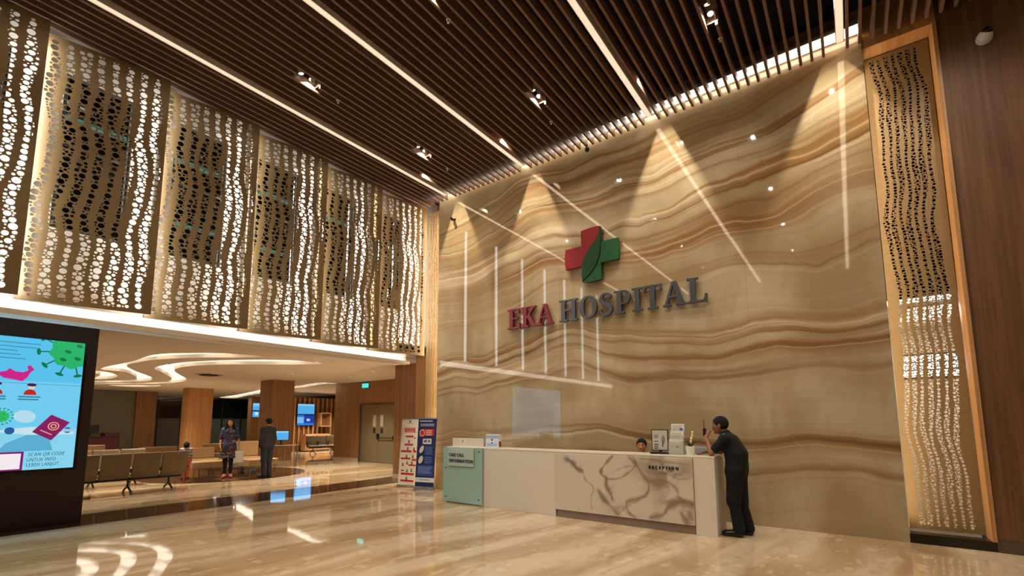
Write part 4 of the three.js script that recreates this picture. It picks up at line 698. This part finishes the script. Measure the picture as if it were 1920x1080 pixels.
// ---------------------------------------------------------------- people: distance fields meshed by surface nets
function surfaceNet(f, lo, hi, cell) {
  const n = [0, 1, 2].map((k) => Math.ceil((hi[k] - lo[k]) / cell) + 1), [nx, ny, nz] = n, val = new Float32Array(nx * ny * nz), id = (i, j, k) => (k * ny + j) * nx + i;
  for (let k = 0; k < nz; k++) for (let j = 0; j < ny; j++) for (let i = 0; i < nx; i++) val[id(i, j, k)] = f(lo[0] + i * cell, lo[1] + j * cell, lo[2] + k * cell);
  const vid = new Int32Array(nx * ny * nz).fill(-1), pos = [], idx = [];
  const C = [[0, 0, 0], [1, 0, 0], [0, 1, 0], [1, 1, 0], [0, 0, 1], [1, 0, 1], [0, 1, 1], [1, 1, 1]], E = [[0, 1], [2, 3], [4, 5], [6, 7], [0, 2], [1, 3], [4, 6], [5, 7], [0, 4], [1, 5], [2, 6], [3, 7]];
  for (let k = 0; k < nz - 1; k++) for (let j = 0; j < ny - 1; j++) for (let i = 0; i < nx - 1; i++) {
    const v = C.map(([a, b, c]) => val[id(i + a, j + b, k + c)]); let neg = 0; for (const q of v) if (q < 0) neg++;
    if (!neg || neg === 8) continue;
    let x = 0, y = 0, z = 0, m = 0;
    for (const [a, b] of E) if ((v[a] < 0) !== (v[b] < 0)) { const t = v[a] / (v[a] - v[b]); x += C[a][0] + t * (C[b][0] - C[a][0]); y += C[a][1] + t * (C[b][1] - C[a][1]); z += C[a][2] + t * (C[b][2] - C[a][2]); m++; }
    vid[id(i, j, k)] = pos.length / 3; pos.push(lo[0] + (i + x / m) * cell, lo[1] + (j + y / m) * cell, lo[2] + (k + z / m) * cell);
  }
  const quad = (a, b, c, d, flip) => flip ? idx.push(a, c, b, b, c, d) : idx.push(a, b, c, b, d, c);
  for (let k = 1; k < nz - 1; k++) for (let j = 1; j < ny - 1; j++) for (let i = 1; i < nx - 1; i++) {
    const v = val[id(i, j, k)] < 0;
    if (v !== val[id(i + 1, j, k)] < 0) quad(vid[id(i, j - 1, k - 1)], vid[id(i, j, k - 1)], vid[id(i, j - 1, k)], vid[id(i, j, k)], !v);
    if (v !== val[id(i, j + 1, k)] < 0) quad(vid[id(i - 1, j, k - 1)], vid[id(i, j, k - 1)], vid[id(i - 1, j, k)], vid[id(i, j, k)], v);
    if (v !== val[id(i, j, k + 1)] < 0) quad(vid[id(i - 1, j - 1, k)], vid[id(i, j - 1, k)], vid[id(i - 1, j, k)], vid[id(i, j, k)], !v);
  }
  const g = new THREE.BufferGeometry(); g.setAttribute('position', new THREE.Float32BufferAttribute(pos, 3)); g.setIndex(idx); g.computeVertexNormals(); return g;
}
const smin = (a, b, k) => { const h = Math.max(k - Math.abs(a - b), 0) / k; return Math.min(a, b) - h * h * k * 0.25; };
function capField(bones, k = 0.03) {                          // bones: [a, b, ra, rb]
  const B = bones.map(([a, b, ra, rb]) => { const d = [b[0] - a[0], b[1] - a[1], b[2] - a[2]]; return [a, d, d[0] * d[0] + d[1] * d[1] + d[2] * d[2] || 1e-9, ra, rb]; });
  return (x, y, z) => { let s = 1e3; for (const [a, d, l, ra, rb] of B) { const px = x - a[0], py = y - a[1], pz = z - a[2], t = clamp((px * d[0] + py * d[1] + pz * d[2]) / l); s = smin(s, Math.hypot(px - t * d[0], py - t * d[1], pz - t * d[2]) - (ra + (rb - ra) * t), k); } return s; };
}
function bounds(bones, pad = 0.04) { const lo = [9, 9, 9], hi = [-9, -9, -9]; for (const [a, b, ra, rb] of bones) for (const [p, r] of [[a, ra], [b, rb]]) for (let k = 0; k < 3; k++) { lo[k] = Math.min(lo[k], p[k] - r - pad); hi[k] = Math.max(hi[k], p[k] + r + pad); } return [lo, hi]; }
const ell = (x, y, z, cx, cy, cz, a, b, c) => (Math.hypot((x - cx) / a, (y - cy) / b, (z - cz) / c) - 1) * Math.min(a, b, c);
const headField = (x, y, z) => {
  x = Math.abs(x); let d = ell(x, y, z, 0, 0.022, -0.008, 0.077, 0.098, 0.096);
  d = smin(d, ell(x, y, z, 0, -0.05, 0.02, 0.057, 0.066, 0.07), 0.035);
  d = smin(d, ell(x, y, z, 0.035, -0.015, 0.055, 0.03, 0.03, 0.03), 0.02);
  d = smin(d, capField([[[0, 0.012, 0.086], [0, -0.028, 0.107], 0.008, 0.013]])(x, y, z), 0.012);
  d = smin(d, ell(x, y, z, 0.012, -0.032, 0.098, 0.012, 0.009, 0.01), 0.008);
  d = smin(d, capField([[[0, 0.036, 0.088], [0.04, 0.034, 0.076], 0.009, 0.007]])(x, y, z), 0.012);
  d = Math.max(d, -ell(x, y, z, 0.031, 0.014, 0.1, 0.017, 0.011, 0.017));
  d = smin(d, ell(x, y, z, 0.031, 0.013, 0.077, 0.013, 0.012, 0.012), 0.004);
  d = smin(d, capField([[[0, -0.055, 0.09], [0.02, -0.056, 0.082], 0.008, 0.005]])(x, y, z), 0.008);
  d = smin(d, ell(x, y, z, 0, -0.09, 0.07, 0.022, 0.018, 0.02), 0.02);
  d = smin(d, ell(x, y, z, 0.08, 0.0, -0.008, 0.012, 0.032, 0.02), 0.006);
  return d;
};
function handGeom(side, curl, cell = 0.0045, thumbIn = 0.5) {  // wrist at the origin, fingers along +y, palm towards +z, thumb on side * x
  const bones = []; const fx = [0.030, 0.010, -0.010, -0.029], len = [0.072, 0.08, 0.074, 0.058];
  for (let i = 0; i < 4; i++) {
    const x = fx[i] * side; bones.push([[x * 0.55, 0.012, 0], [x, 0.088, 0], 0.017, 0.0125]);
    let p = [x, 0.088, 0], a = curl * 0.6; const L = len[i];
    for (const [f, r0, r1] of [[0.45, 0.0105, 0.0095], [0.32, 0.0095, 0.0088], [0.23, 0.0088, 0.0075]]) { const q = [p[0] * 1.0 + x * 0.05, p[1] + L * f * Math.cos(a), p[2] + L * f * Math.sin(a)]; bones.push([p, q, r0, r1]); p = q; a += curl; }
  }
  bones.push([[0.018 * side, 0.02, 0.004], [0.048 * side, 0.05, 0.014], 0.016, 0.0125], [[0.048 * side, 0.05, 0.014], [(0.06 - 0.02 * thumbIn) * side, 0.082, 0.03], 0.0115, 0.0105], [[(0.06 - 0.02 * thumbIn) * side, 0.082, 0.03], [(0.058 - 0.035 * thumbIn) * side, 0.105, 0.042], 0.0105, 0.008]);
  bones.push([[0, -0.05, 0], [0, 0.02, 0], 0.024, 0.022]);
  const [lo, hi] = bounds(bones, 0.012); return surfaceNet(capField(bones, 0.007), lo, hi, cell);
}
function frameMatrix(origin, y, z) { const Y = V(...y).normalize(), Z = V(...z); Z.addScaledVector(Y, -Z.dot(Y)).normalize(); const X = new THREE.Vector3().crossVectors(Y, Z); return new THREE.Matrix4().makeBasis(X, Y, Z).setPosition(...origin); }
const sub = (a, b) => [a[0] - b[0], a[1] - b[1], a[2] - b[2]], lerp3 = (a, b, t) => [mix(a[0], b[0], t), mix(a[1], b[1], t), mix(a[2], b[2], t)];
function person(label, root, turn, J, o) {
  const t = thing('person', label, 'person', root, turn), s = o.size || 1, cell = o.cell || 0.012, k = o.width || 1;
  const legs = [], arms = [], torso = [], feet = [];
  for (const q of ['L', 'R']) {
    legs.push([J['hip' + q], J['knee' + q], 0.083 * s * k, 0.056 * s], [J['knee' + q], J['ank' + q], 0.054 * s, 0.036 * s]);
    feet.push([[J['ank' + q][0], 0.045 * s, J['ank' + q][2]], J['toe' + q], 0.042 * s, 0.034 * s], [J['ank' + q], [J['ank' + q][0], 0.05 * s, J['ank' + q][2]], 0.036 * s, 0.042 * s]);
    arms.push([J['sh' + q], J['el' + q], 0.05 * s, 0.04 * s], [J['el' + q], J['wr' + q], 0.038 * s, 0.025 * s]);
  }
  const off = (p, d) => [p[0] + d, p[1], p[2]];
  for (const d of [-1, 1]) torso.push([off(J.pelvis, d * 0.062 * s * k), off(J.spine, d * 0.052 * s * k), 0.1 * s * k, 0.096 * s * k], [off(J.spine, d * 0.052 * s * k), off(J.chest, d * 0.075 * s), 0.096 * s * k, 0.1 * s]);
  torso.push([J.shL, J.shR, 0.058 * s, 0.058 * s], [J.chest, J.neck, 0.09 * s, 0.055 * s]);
  const neck = [[J.neck, lerp3(J.neck, J.head, 0.75), 0.055 * s, 0.05 * s]];
  const all = [...legs, ...arms, ...torso, ...neck, ...feet], [lo, hi] = bounds(all);
  const gs = [surfaceNet(capField(all), lo, hi, cell)];
  const hm = frameMatrix(J.head, o.headUp || [0, 1, 0], o.look || [0, 0, 1]); const hs = o.headSize || 1; hm.scale(V(hs, hs, hs));
  const hc = o.headCell || 0.006, hg = surfaceNet(headField, [-0.11, -0.135, -0.125], [0.11, 0.14, 0.14], hc); hg.applyMatrix4(hm); gs.push(hg);
  for (const q of ['L', 'R']) if (o['hand' + q]) { const h = o['hand' + q], g = handGeom(q === 'L' ? h.flip ? -1 : 1 : h.flip ? 1 : -1, h.curl, h.cell || 0.006, h.thumb ?? 0.5); g.applyMatrix4(frameMatrix(J['wr' + q], h.dir, h.palm).scale(V(s, s, s))); gs.push(g); }
  rawPart('body', mergeGeometries(gs), plain(o.skin || 0xa5714d, 0.55), t);
  const HB = o.hair || {}, hb = HB.long;
  const hairF = (x, y, z) => {
    let d = ell(x, y, z, 0, 0.028, -0.014, 0.088, 0.105, 0.106);
    const n = [0, 0.7, -0.71]; d = Math.max(d, -((y - (HB.line || 0.062)) * n[1] + (z - 0.075) * n[2]));
    d = Math.max(d, -(y + (HB.nape || 0.06)));
    if (hb) { const e = Math.max(capField([[[-0.074, 0.03, 0.02], [-0.1, -0.21, 0.03], 0.028, 0.045], [[0.074, 0.03, 0.02], [0.1, -0.21, 0.03], 0.028, 0.045], [[0, 0.0, -0.06], [0, -0.22, -0.07], 0.07, 0.07]], 0.04)(x, y, z), -(y + 0.25)); d = smin(d, e, 0.03); }
    return d;
  };
  const hairG = surfaceNet(hairF, [-0.15, hb ? -0.32 : -0.13, -0.17], [0.15, 0.15, 0.13], hc); hairG.applyMatrix4(hm); rawPart('hair', hairG, plain(HB.color || 0x070505, 0.95), t);
  if (o.face !== false) for (const d of [-1, 1]) { const e = new THREE.SphereGeometry(0.0085, 10, 8); e.scale(1.2, 0.6, 0.6); e.translate(d * 0.031, 0.0135, 0.0865); const b = new THREE.CapsuleGeometry(0.0035, 0.024, 3, 6); b.rotateZ(Math.PI / 2 + d * 0.12); b.translate(d * 0.034, 0.033, 0.0905); const m = mergeGeometries([e.toNonIndexed(), b.toNonIndexed()]); m.applyMatrix4(hm); rawPart('eye', m, plain(0x120d0b, 0.4), t); }
  // clothes: the same bones, a little thicker, cut at collar, cuffs and hems
  const wear = (name, bones, grow, mat, cutF, kk = 0.035) => { const f0 = capField(bones.map(([a, b, ra, rb]) => [a, b, ra + grow, rb + grow]), kk), f = (x, y, z) => { let d = f0(x, y, z); if (cutF) d = Math.max(d, cutF(x, y, z)); return d; }; const [l, h] = bounds(bones, 0.06 + grow); const g = surfaceNet(f, l, h, cell); return rawPart(name, o.uv ? uvmSmooth(g) : g, mat, t); };
  o.clothes({ wear, legs, arms, torso, feet, neck, J, t, s });
  return t;
}
function uvmSmooth(g) { const p = g.attributes.position, u = new Float32Array(p.count * 2); for (let i = 0; i < p.count; i++) { u[2 * i] = p.getX(i) + 0.6 * p.getZ(i); u[2 * i + 1] = p.getY(i); } g.setAttribute('uv', new THREE.BufferAttribute(u, 2)); return g; }
const cutArm = (arms, i, t) => [arms[i][0], lerp3(arms[i][0], arms[i][1], t), arms[i][2], mix(arms[i][2], arms[i][3], t)];
const stand = (dx = 0.1) => ({ hipL: [0.09, 0.9, 0], hipR: [-0.09, 0.9, 0], kneeL: [dx, 0.49, 0.015], kneeR: [-dx, 0.49, 0.015], ankL: [dx, 0.09, -0.02], ankR: [-dx, 0.09, -0.02], toeL: [dx + 0.025, 0.035, 0.16], toeR: [-dx - 0.025, 0.035, 0.16], pelvis: [0, 0.97, 0], spine: [0, 1.14, 0.005], chest: [0, 1.32, 0.0], neck: [0, 1.46, -0.005], head: [0, 1.6, 0.01], shL: [0.175, 1.39, -0.005], shR: [-0.175, 1.39, -0.005], elL: [0.235, 1.12, -0.02], elR: [-0.235, 1.12, -0.02], wrL: [0.23, 0.87, 0.05], wrR: [-0.23, 0.87, 0.05] });
{
  // guard at the right end of the counter, leaning on his left elbow, radio at his mouth
  const navy = std({ map: dataTex(128, 128, (x, y) => { const n = 0.02 * (noise(x * 400, y * 400, 3) - 0.5); return [0.045 + n, 0.043 + n, 0.05 + n]; }, 0.5, 0.5), roughness: 0.95 });
  const J = { ...stand(0.09), pelvis: [0, 0.95, -0.05], spine: [0, 1.12, -0.05], chest: [0, 1.29, 0.02], neck: [0, 1.41, 0.08], head: [0, 1.53, 0.15], hipL: [0.09, 0.88, -0.04], hipR: [-0.09, 0.88, -0.04], kneeL: [0.1, 0.48, 0.0], kneeR: [-0.1, 0.48, -0.06], ankL: [0.1, 0.09, -0.05], ankR: [-0.1, 0.09, -0.14], toeL: [0.115, 0.035, 0.13], toeR: [-0.125, 0.035, 0.04], shL: [0.175, 1.345, 0.06], shR: [-0.175, 1.345, 0.06], elL: [0.225, 1.145, 0.235], elR: [-0.24, 1.145, 0.21], wrL: [0.1, 1.355, 0.33], wrR: [-0.05, 1.14, 0.36] };
  const g = person('person in a black uniform leaning on the counter, radio held at the mouth', [7.165, 0, 0.86], -Math.PI / 2, J, {
    skin: 0x8a5a3c, cell: 0.01, headCell: 0.0045, look: [0, -0.12, 1], headUp: [0, 1, 0.1], width: 1.22, headSize: 1.05, hair: { line: 0.056, nape: 0.055 },
    handL: { dir: [-0.35, 0.85, -0.15], palm: [-0.9, -0.2, -0.2], curl: 0.75, cell: 0.0045 }, handR: { dir: [0.7, -0.05, 0.6], palm: [0, -1, 0], curl: 0.25, cell: 0.0045 },
    clothes: ({ wear, legs, arms, torso, feet }) => {
      wear('shirt', [...torso, cutArm(arms, 0, 0.72), cutArm(arms, 2, 0.72)], 0.018, navy, (x, y, z) => Math.max(0.9 - y, y - 1.47));
      wear('trousers', [...legs.map(([a, b, p, q]) => [a, b, p + 0.004, q + 0.026]), [J.hipL, J.hipR, 0.12, 0.12], ...torso.filter((b, i) => i === 0 || i === 2)], 0.014, navy, (x, y, z) => Math.max(y - 0.97, 0.055 - y));
      wear('shoe', feet.filter((b, i) => i < 2), 0.012, M.blackGloss, (x, y, z) => Math.max(0.001 - y, y - 0.12)); wear('shoe', feet.filter((b, i) => i > 1), 0.012, M.blackGloss, (x, y, z) => Math.max(0.001 - y, y - 0.12));
    } });
  part('belt', lathe([[0.168, 0.945], [0.172, 0.945], [0.172, 0.985], [0.168, 0.985], [0.168, 0.945]], 32).scale(1.12, 1, 0.8).translate(0, 0, -0.05), M.blackGloss, g);
  part('shoulder_patch', bx(0.16, 0.215, 1.405, 1.418, 0.04, 0.08, 0.003), plain(0xb9a77c, 0.5), g);
  const r = thing('handheld_radio', 'black handheld radio with an antenna, held above the counter\'s right end', 'radio', [6.815, 1.43, 0.93]);
  part('case', bx(-0.018, 0.018, -0.06, 0.06, -0.028, 0.028, 0.006), M.black, r); part('antenna', cyl(0.006, 0.004, [0.0, 0.05, 0.018], [0.0, 0.19, 0.018], 8), M.black, r); part('speaker', bx(0.018, 0.02, -0.03, 0.03, -0.02, 0.02), plain(0x2b2b2e, 0.8), r);
}
{
  // receptionist, only the head and shoulders above the counter
  const J = { hipL: [0.09, 0.5, 0], hipR: [-0.09, 0.5, 0], kneeL: [0.1, 0.48, 0.3], kneeR: [-0.1, 0.48, 0.3], ankL: [0.1, 0.1, 0.26], ankR: [-0.1, 0.1, 0.26], toeL: [0.1, 0.035, 0.4], toeR: [-0.1, 0.035, 0.4], pelvis: [0, 0.56, -0.01], spine: [0, 0.73, 0.0], chest: [0, 0.9, 0.02], neck: [0, 1.04, 0.03], head: [0, 1.175, 0.06], shL: [0.175, 0.97, 0.02], shR: [-0.175, 0.97, 0.02], elL: [0.22, 0.76, 0.1], elR: [-0.22, 0.76, 0.1], wrL: [0.1, 0.785, 0.27], wrR: [-0.1, 0.785, 0.27] };
  person('person with short black hair seated behind the counter, only the head showing', [5.6, 0, 0.22], 0.12, J, {
    skin: 0xa9744f, look: [0.1, -0.12, 1], headCell: 0.005, hair: { line: 0.054, nape: 0.05 }, handL: { dir: [-0.4, -0.05, 1], palm: [0, -1, 0], curl: 0.3, cell: 0.006 }, handR: { dir: [0.4, -0.05, 1], palm: [0, -1, 0], curl: 0.3, cell: 0.006 },
    clothes: ({ wear, legs, arms, torso }) => { const d = plain(0x171417, 0.8); wear('jacket', [...torso, ...arms], 0.014, d, (x, y, z) => Math.max(y - 1.075, (x * x + (z - 0.27) * (z - 0.27) < 0.03 ? 0.01 : -1))); wear('trousers', legs, 0.012, d, (x, y, z) => 0.08 - y); } });
  const c = thing('office_chair', 'black office chair under the seated person behind the counter', 'chair', [5.6, 0, 0.2], 0.12);
  part('seat', bx(-0.22, 0.22, 0.34, 0.4, -0.17, 0.2, 0.02), M.black, c); part('column', cyl(0.025, 0.025, [0, 0.06, 0], [0, 0.35, 0], 12), M.steel, c); part('base', [bx(-0.2, 0.2, 0.03, 0.07, -0.025, 0.025), bx(-0.025, 0.025, 0.03, 0.07, -0.18, 0.2), cyl(0.03, 0.03, [0.19, 0.03, -0.01], [0.19, 0.03, 0.01]), cyl(0.03, 0.03, [-0.19, 0.03, -0.01], [-0.19, 0.03, 0.01]), cyl(0.03, 0.03, [-0.01, 0.03, 0.18], [0.01, 0.03, 0.18])], M.black, c);
}
{
  // woman in the lobby
  const tunic = std({ map: dataTex(512, 512, (x, y) => { const a = fbm(x * 9, y * 9, 3, 3), b = fbm(x * 14 + 4, y * 14, 3, 9), m = Math.exp(-Math.pow((y - 1.08) / 0.16, 2) - Math.pow(x / 0.16, 2)); let c = [0.10, 0.09, 0.13]; if (b > 0.62) c = [0.50, 0.34, 0.26]; else if (b < 0.33) c = [0.38, 0.40, 0.52]; if (a > 0.58) c = [0.13, 0.20, 0.34]; if (a < 0.36) c = [0.36, 0.13, 0.18]; if (noise(x * 40, y * 40, 5) > 0.82) c = [0.62, 0.58, 0.52]; return mix3(c, [0.12, 0.2, 0.4], 0.7 * m * sst(0.35, 0.55, a)); }, 2, 2), roughness: 0.8 });
  const J = { ...stand(0.075), shL: [0.155, 1.385, -0.005], shR: [-0.155, 1.385, -0.005], elL: [0.235, 1.13, 0.0], wrL: [0.265, 0.9, 0.07], elR: [-0.22, 1.13, 0.0], wrR: [-0.21, 0.92, 0.1] };
  const w = person('person in a dark patterned tunic with long hair, holding a white bag', [-6.46, 0, 1.73], 1.12, J, {
    skin: 0xb98562, cell: 0.013, headCell: 0.007, headSize: 1.0, size: 0.94, width: 0.95, hair: { long: true, line: 0.066 }, uv: true, handL: { dir: [0.05, -1, 0.1], palm: [-1, 0, 0.1], curl: 0.9, flip: true }, handR: { dir: [0.1, -1, 0.2], palm: [1, 0, 0.1], curl: 0.5, flip: true },
    clothes: ({ wear, legs, arms, torso, feet }) => {
      wear('tunic', [...torso, cutArm(arms, 0, 1), cutArm(arms, 2, 1), [[0.05, 0.95, 0], [0.09, 0.56, 0.0], 0.125, 0.135], [[-0.05, 0.95, 0], [-0.09, 0.56, 0.0], 0.125, 0.135]], 0.018, tunic, (x, y, z) => Math.max(0.56 - y, y - 1.475));
      wear('leggings', legs, 0.006, plain(0x0f0d10, 0.8), (x, y, z) => Math.max(0.09 - y, y - 0.9));
      wear('shoe', feet.filter((b, i) => i < 2), 0.008, plain(0xb4605a, 0.5), (x, y, z) => Math.max(0.001 - y, y - 0.075)); wear('shoe', feet.filter((b, i) => i > 1), 0.008, plain(0xb4605a, 0.5), (x, y, z) => Math.max(0.001 - y, y - 0.075));
    } });
  const b = thing('shopping_bag', 'white shopping bag held by the person in the patterned tunic', 'bag', [-6.27, 0.42, 1.53], 0.95);
  part('bag', bx(-0.13, 0.13, 0, 0.34, -0.045, 0.045, 0.012), plain(0xded8ce, 0.7), b); part('handle', tube([[-0.07, 0.33, 0], [-0.06, 0.4, 0], [0, 0.43, 0], [0.06, 0.4, 0], [0.07, 0.33, 0]], 0.005, 16, 6), plain(0xc9c2b6, 0.7), b);
}
{
  const dk = plain(0x15161c, 0.8), J = { ...stand(0.085), shL: [0.16, 1.39, -0.005], shR: [-0.16, 1.39, -0.005], elL: [0.2, 1.12, -0.02], wrL: [0.19, 0.88, 0.06], elR: [-0.2, 1.12, -0.02], wrR: [-0.19, 0.88, 0.06] };
  person('person in plain dark clothes standing near the small blue desk screen', [-5.5, 0, 1.08], -1.5, J, {
    skin: 0x9c6b4a, cell: 0.013, headCell: 0.007, hair: { line: 0.06, nape: 0.05 }, look: [0.15, -0.05, 1], width: 0.95, handL: { dir: [0, -1, 0.15], palm: [-1, 0, 0], curl: 0.5, flip: true }, handR: { dir: [0, -1, 0.15], palm: [1, 0, 0], curl: 0.5, flip: true },
    clothes: ({ wear, legs, arms, torso, feet }) => { wear('shirt', [...torso, cutArm(arms, 0, 1), cutArm(arms, 2, 1), cutArm(arms, 1, 0.9), cutArm(arms, 3, 0.9)], 0.018, dk, (x, y, z) => Math.max(0.86 - y, y - 1.5)); wear('trousers', [...legs.map(([a, b, p, q]) => [a, b, p, q + 0.016]), [J.hipL, J.hipR, 0.1, 0.1]], 0.012, plain(0x10131c, 0.8), (x, y, z) => Math.max(y - 0.98, 0.05 - y)); wear('shoe', feet.filter((b, i) => i < 2), 0.01, M.black, (x, y) => Math.max(0.001 - y, y - 0.1)); wear('shoe', feet.filter((b, i) => i > 1), 0.01, M.black, (x, y) => Math.max(0.001 - y, y - 0.1)); } });
}
{
  const c = 0.6, J0 = stand(0.1), J = {}; for (const k of Object.keys(J0)) J[k] = J0[k].map((v) => v * c); J.head = [0, 0.94, 0.01]; J.neck = [0, 0.85, 0];
  const stripe = std({ map: dataTex(64, 256, (x, y) => (Math.floor(y * 26) % 2 ? [0.42, 0.40, 0.44] : [0.68, 0.64, 0.6]), 1, 1), roughness: 0.85 });
  person('small child in a striped top and orange trousers behind the front row of seats', [-7.08, 0, 2.61], Math.PI + 1.0, J, {
    size: 0.62, skin: 0xb98562, cell: 0.011, headCell: 0.007, headSize: 0.86, uv: true, hair: { line: 0.05, nape: 0.09 }, handL: { dir: [0, -1, 0.1], palm: [-1, 0, 0], curl: 0.5, flip: true }, handR: { dir: [0, -1, 0.1], palm: [1, 0, 0], curl: 0.5, flip: true },
    clothes: ({ wear, legs, arms, torso, feet }) => { wear('top', [...torso, cutArm(arms, 0, 1), cutArm(arms, 2, 1)], 0.014, stripe, (x, y) => Math.max(0.52 - y, y - 0.885)); wear('trousers', [...legs.map(([a, b, p, q]) => [a, b, p, q + 0.01]), [J.hipL, J.hipR, 0.065, 0.065]], 0.01, plain(0xc4562a, 0.8), (x, y) => Math.max(y - 0.58, 0.045 - y)); wear('shoe', feet.filter((b, i) => i < 2), 0.006, plain(0x6a4038, 0.6), (x, y) => Math.max(0.001 - y, y - 0.06)); wear('shoe', feet.filter((b, i) => i > 1), 0.006, plain(0x6a4038, 0.6), (x, y) => Math.max(0.001 - y, y - 0.06)); } });
}

scene.traverse((o) => { if (o.isMesh) { o.castShadow = true; o.receiveShadow = true; } });
renderer.render(scene, camera);
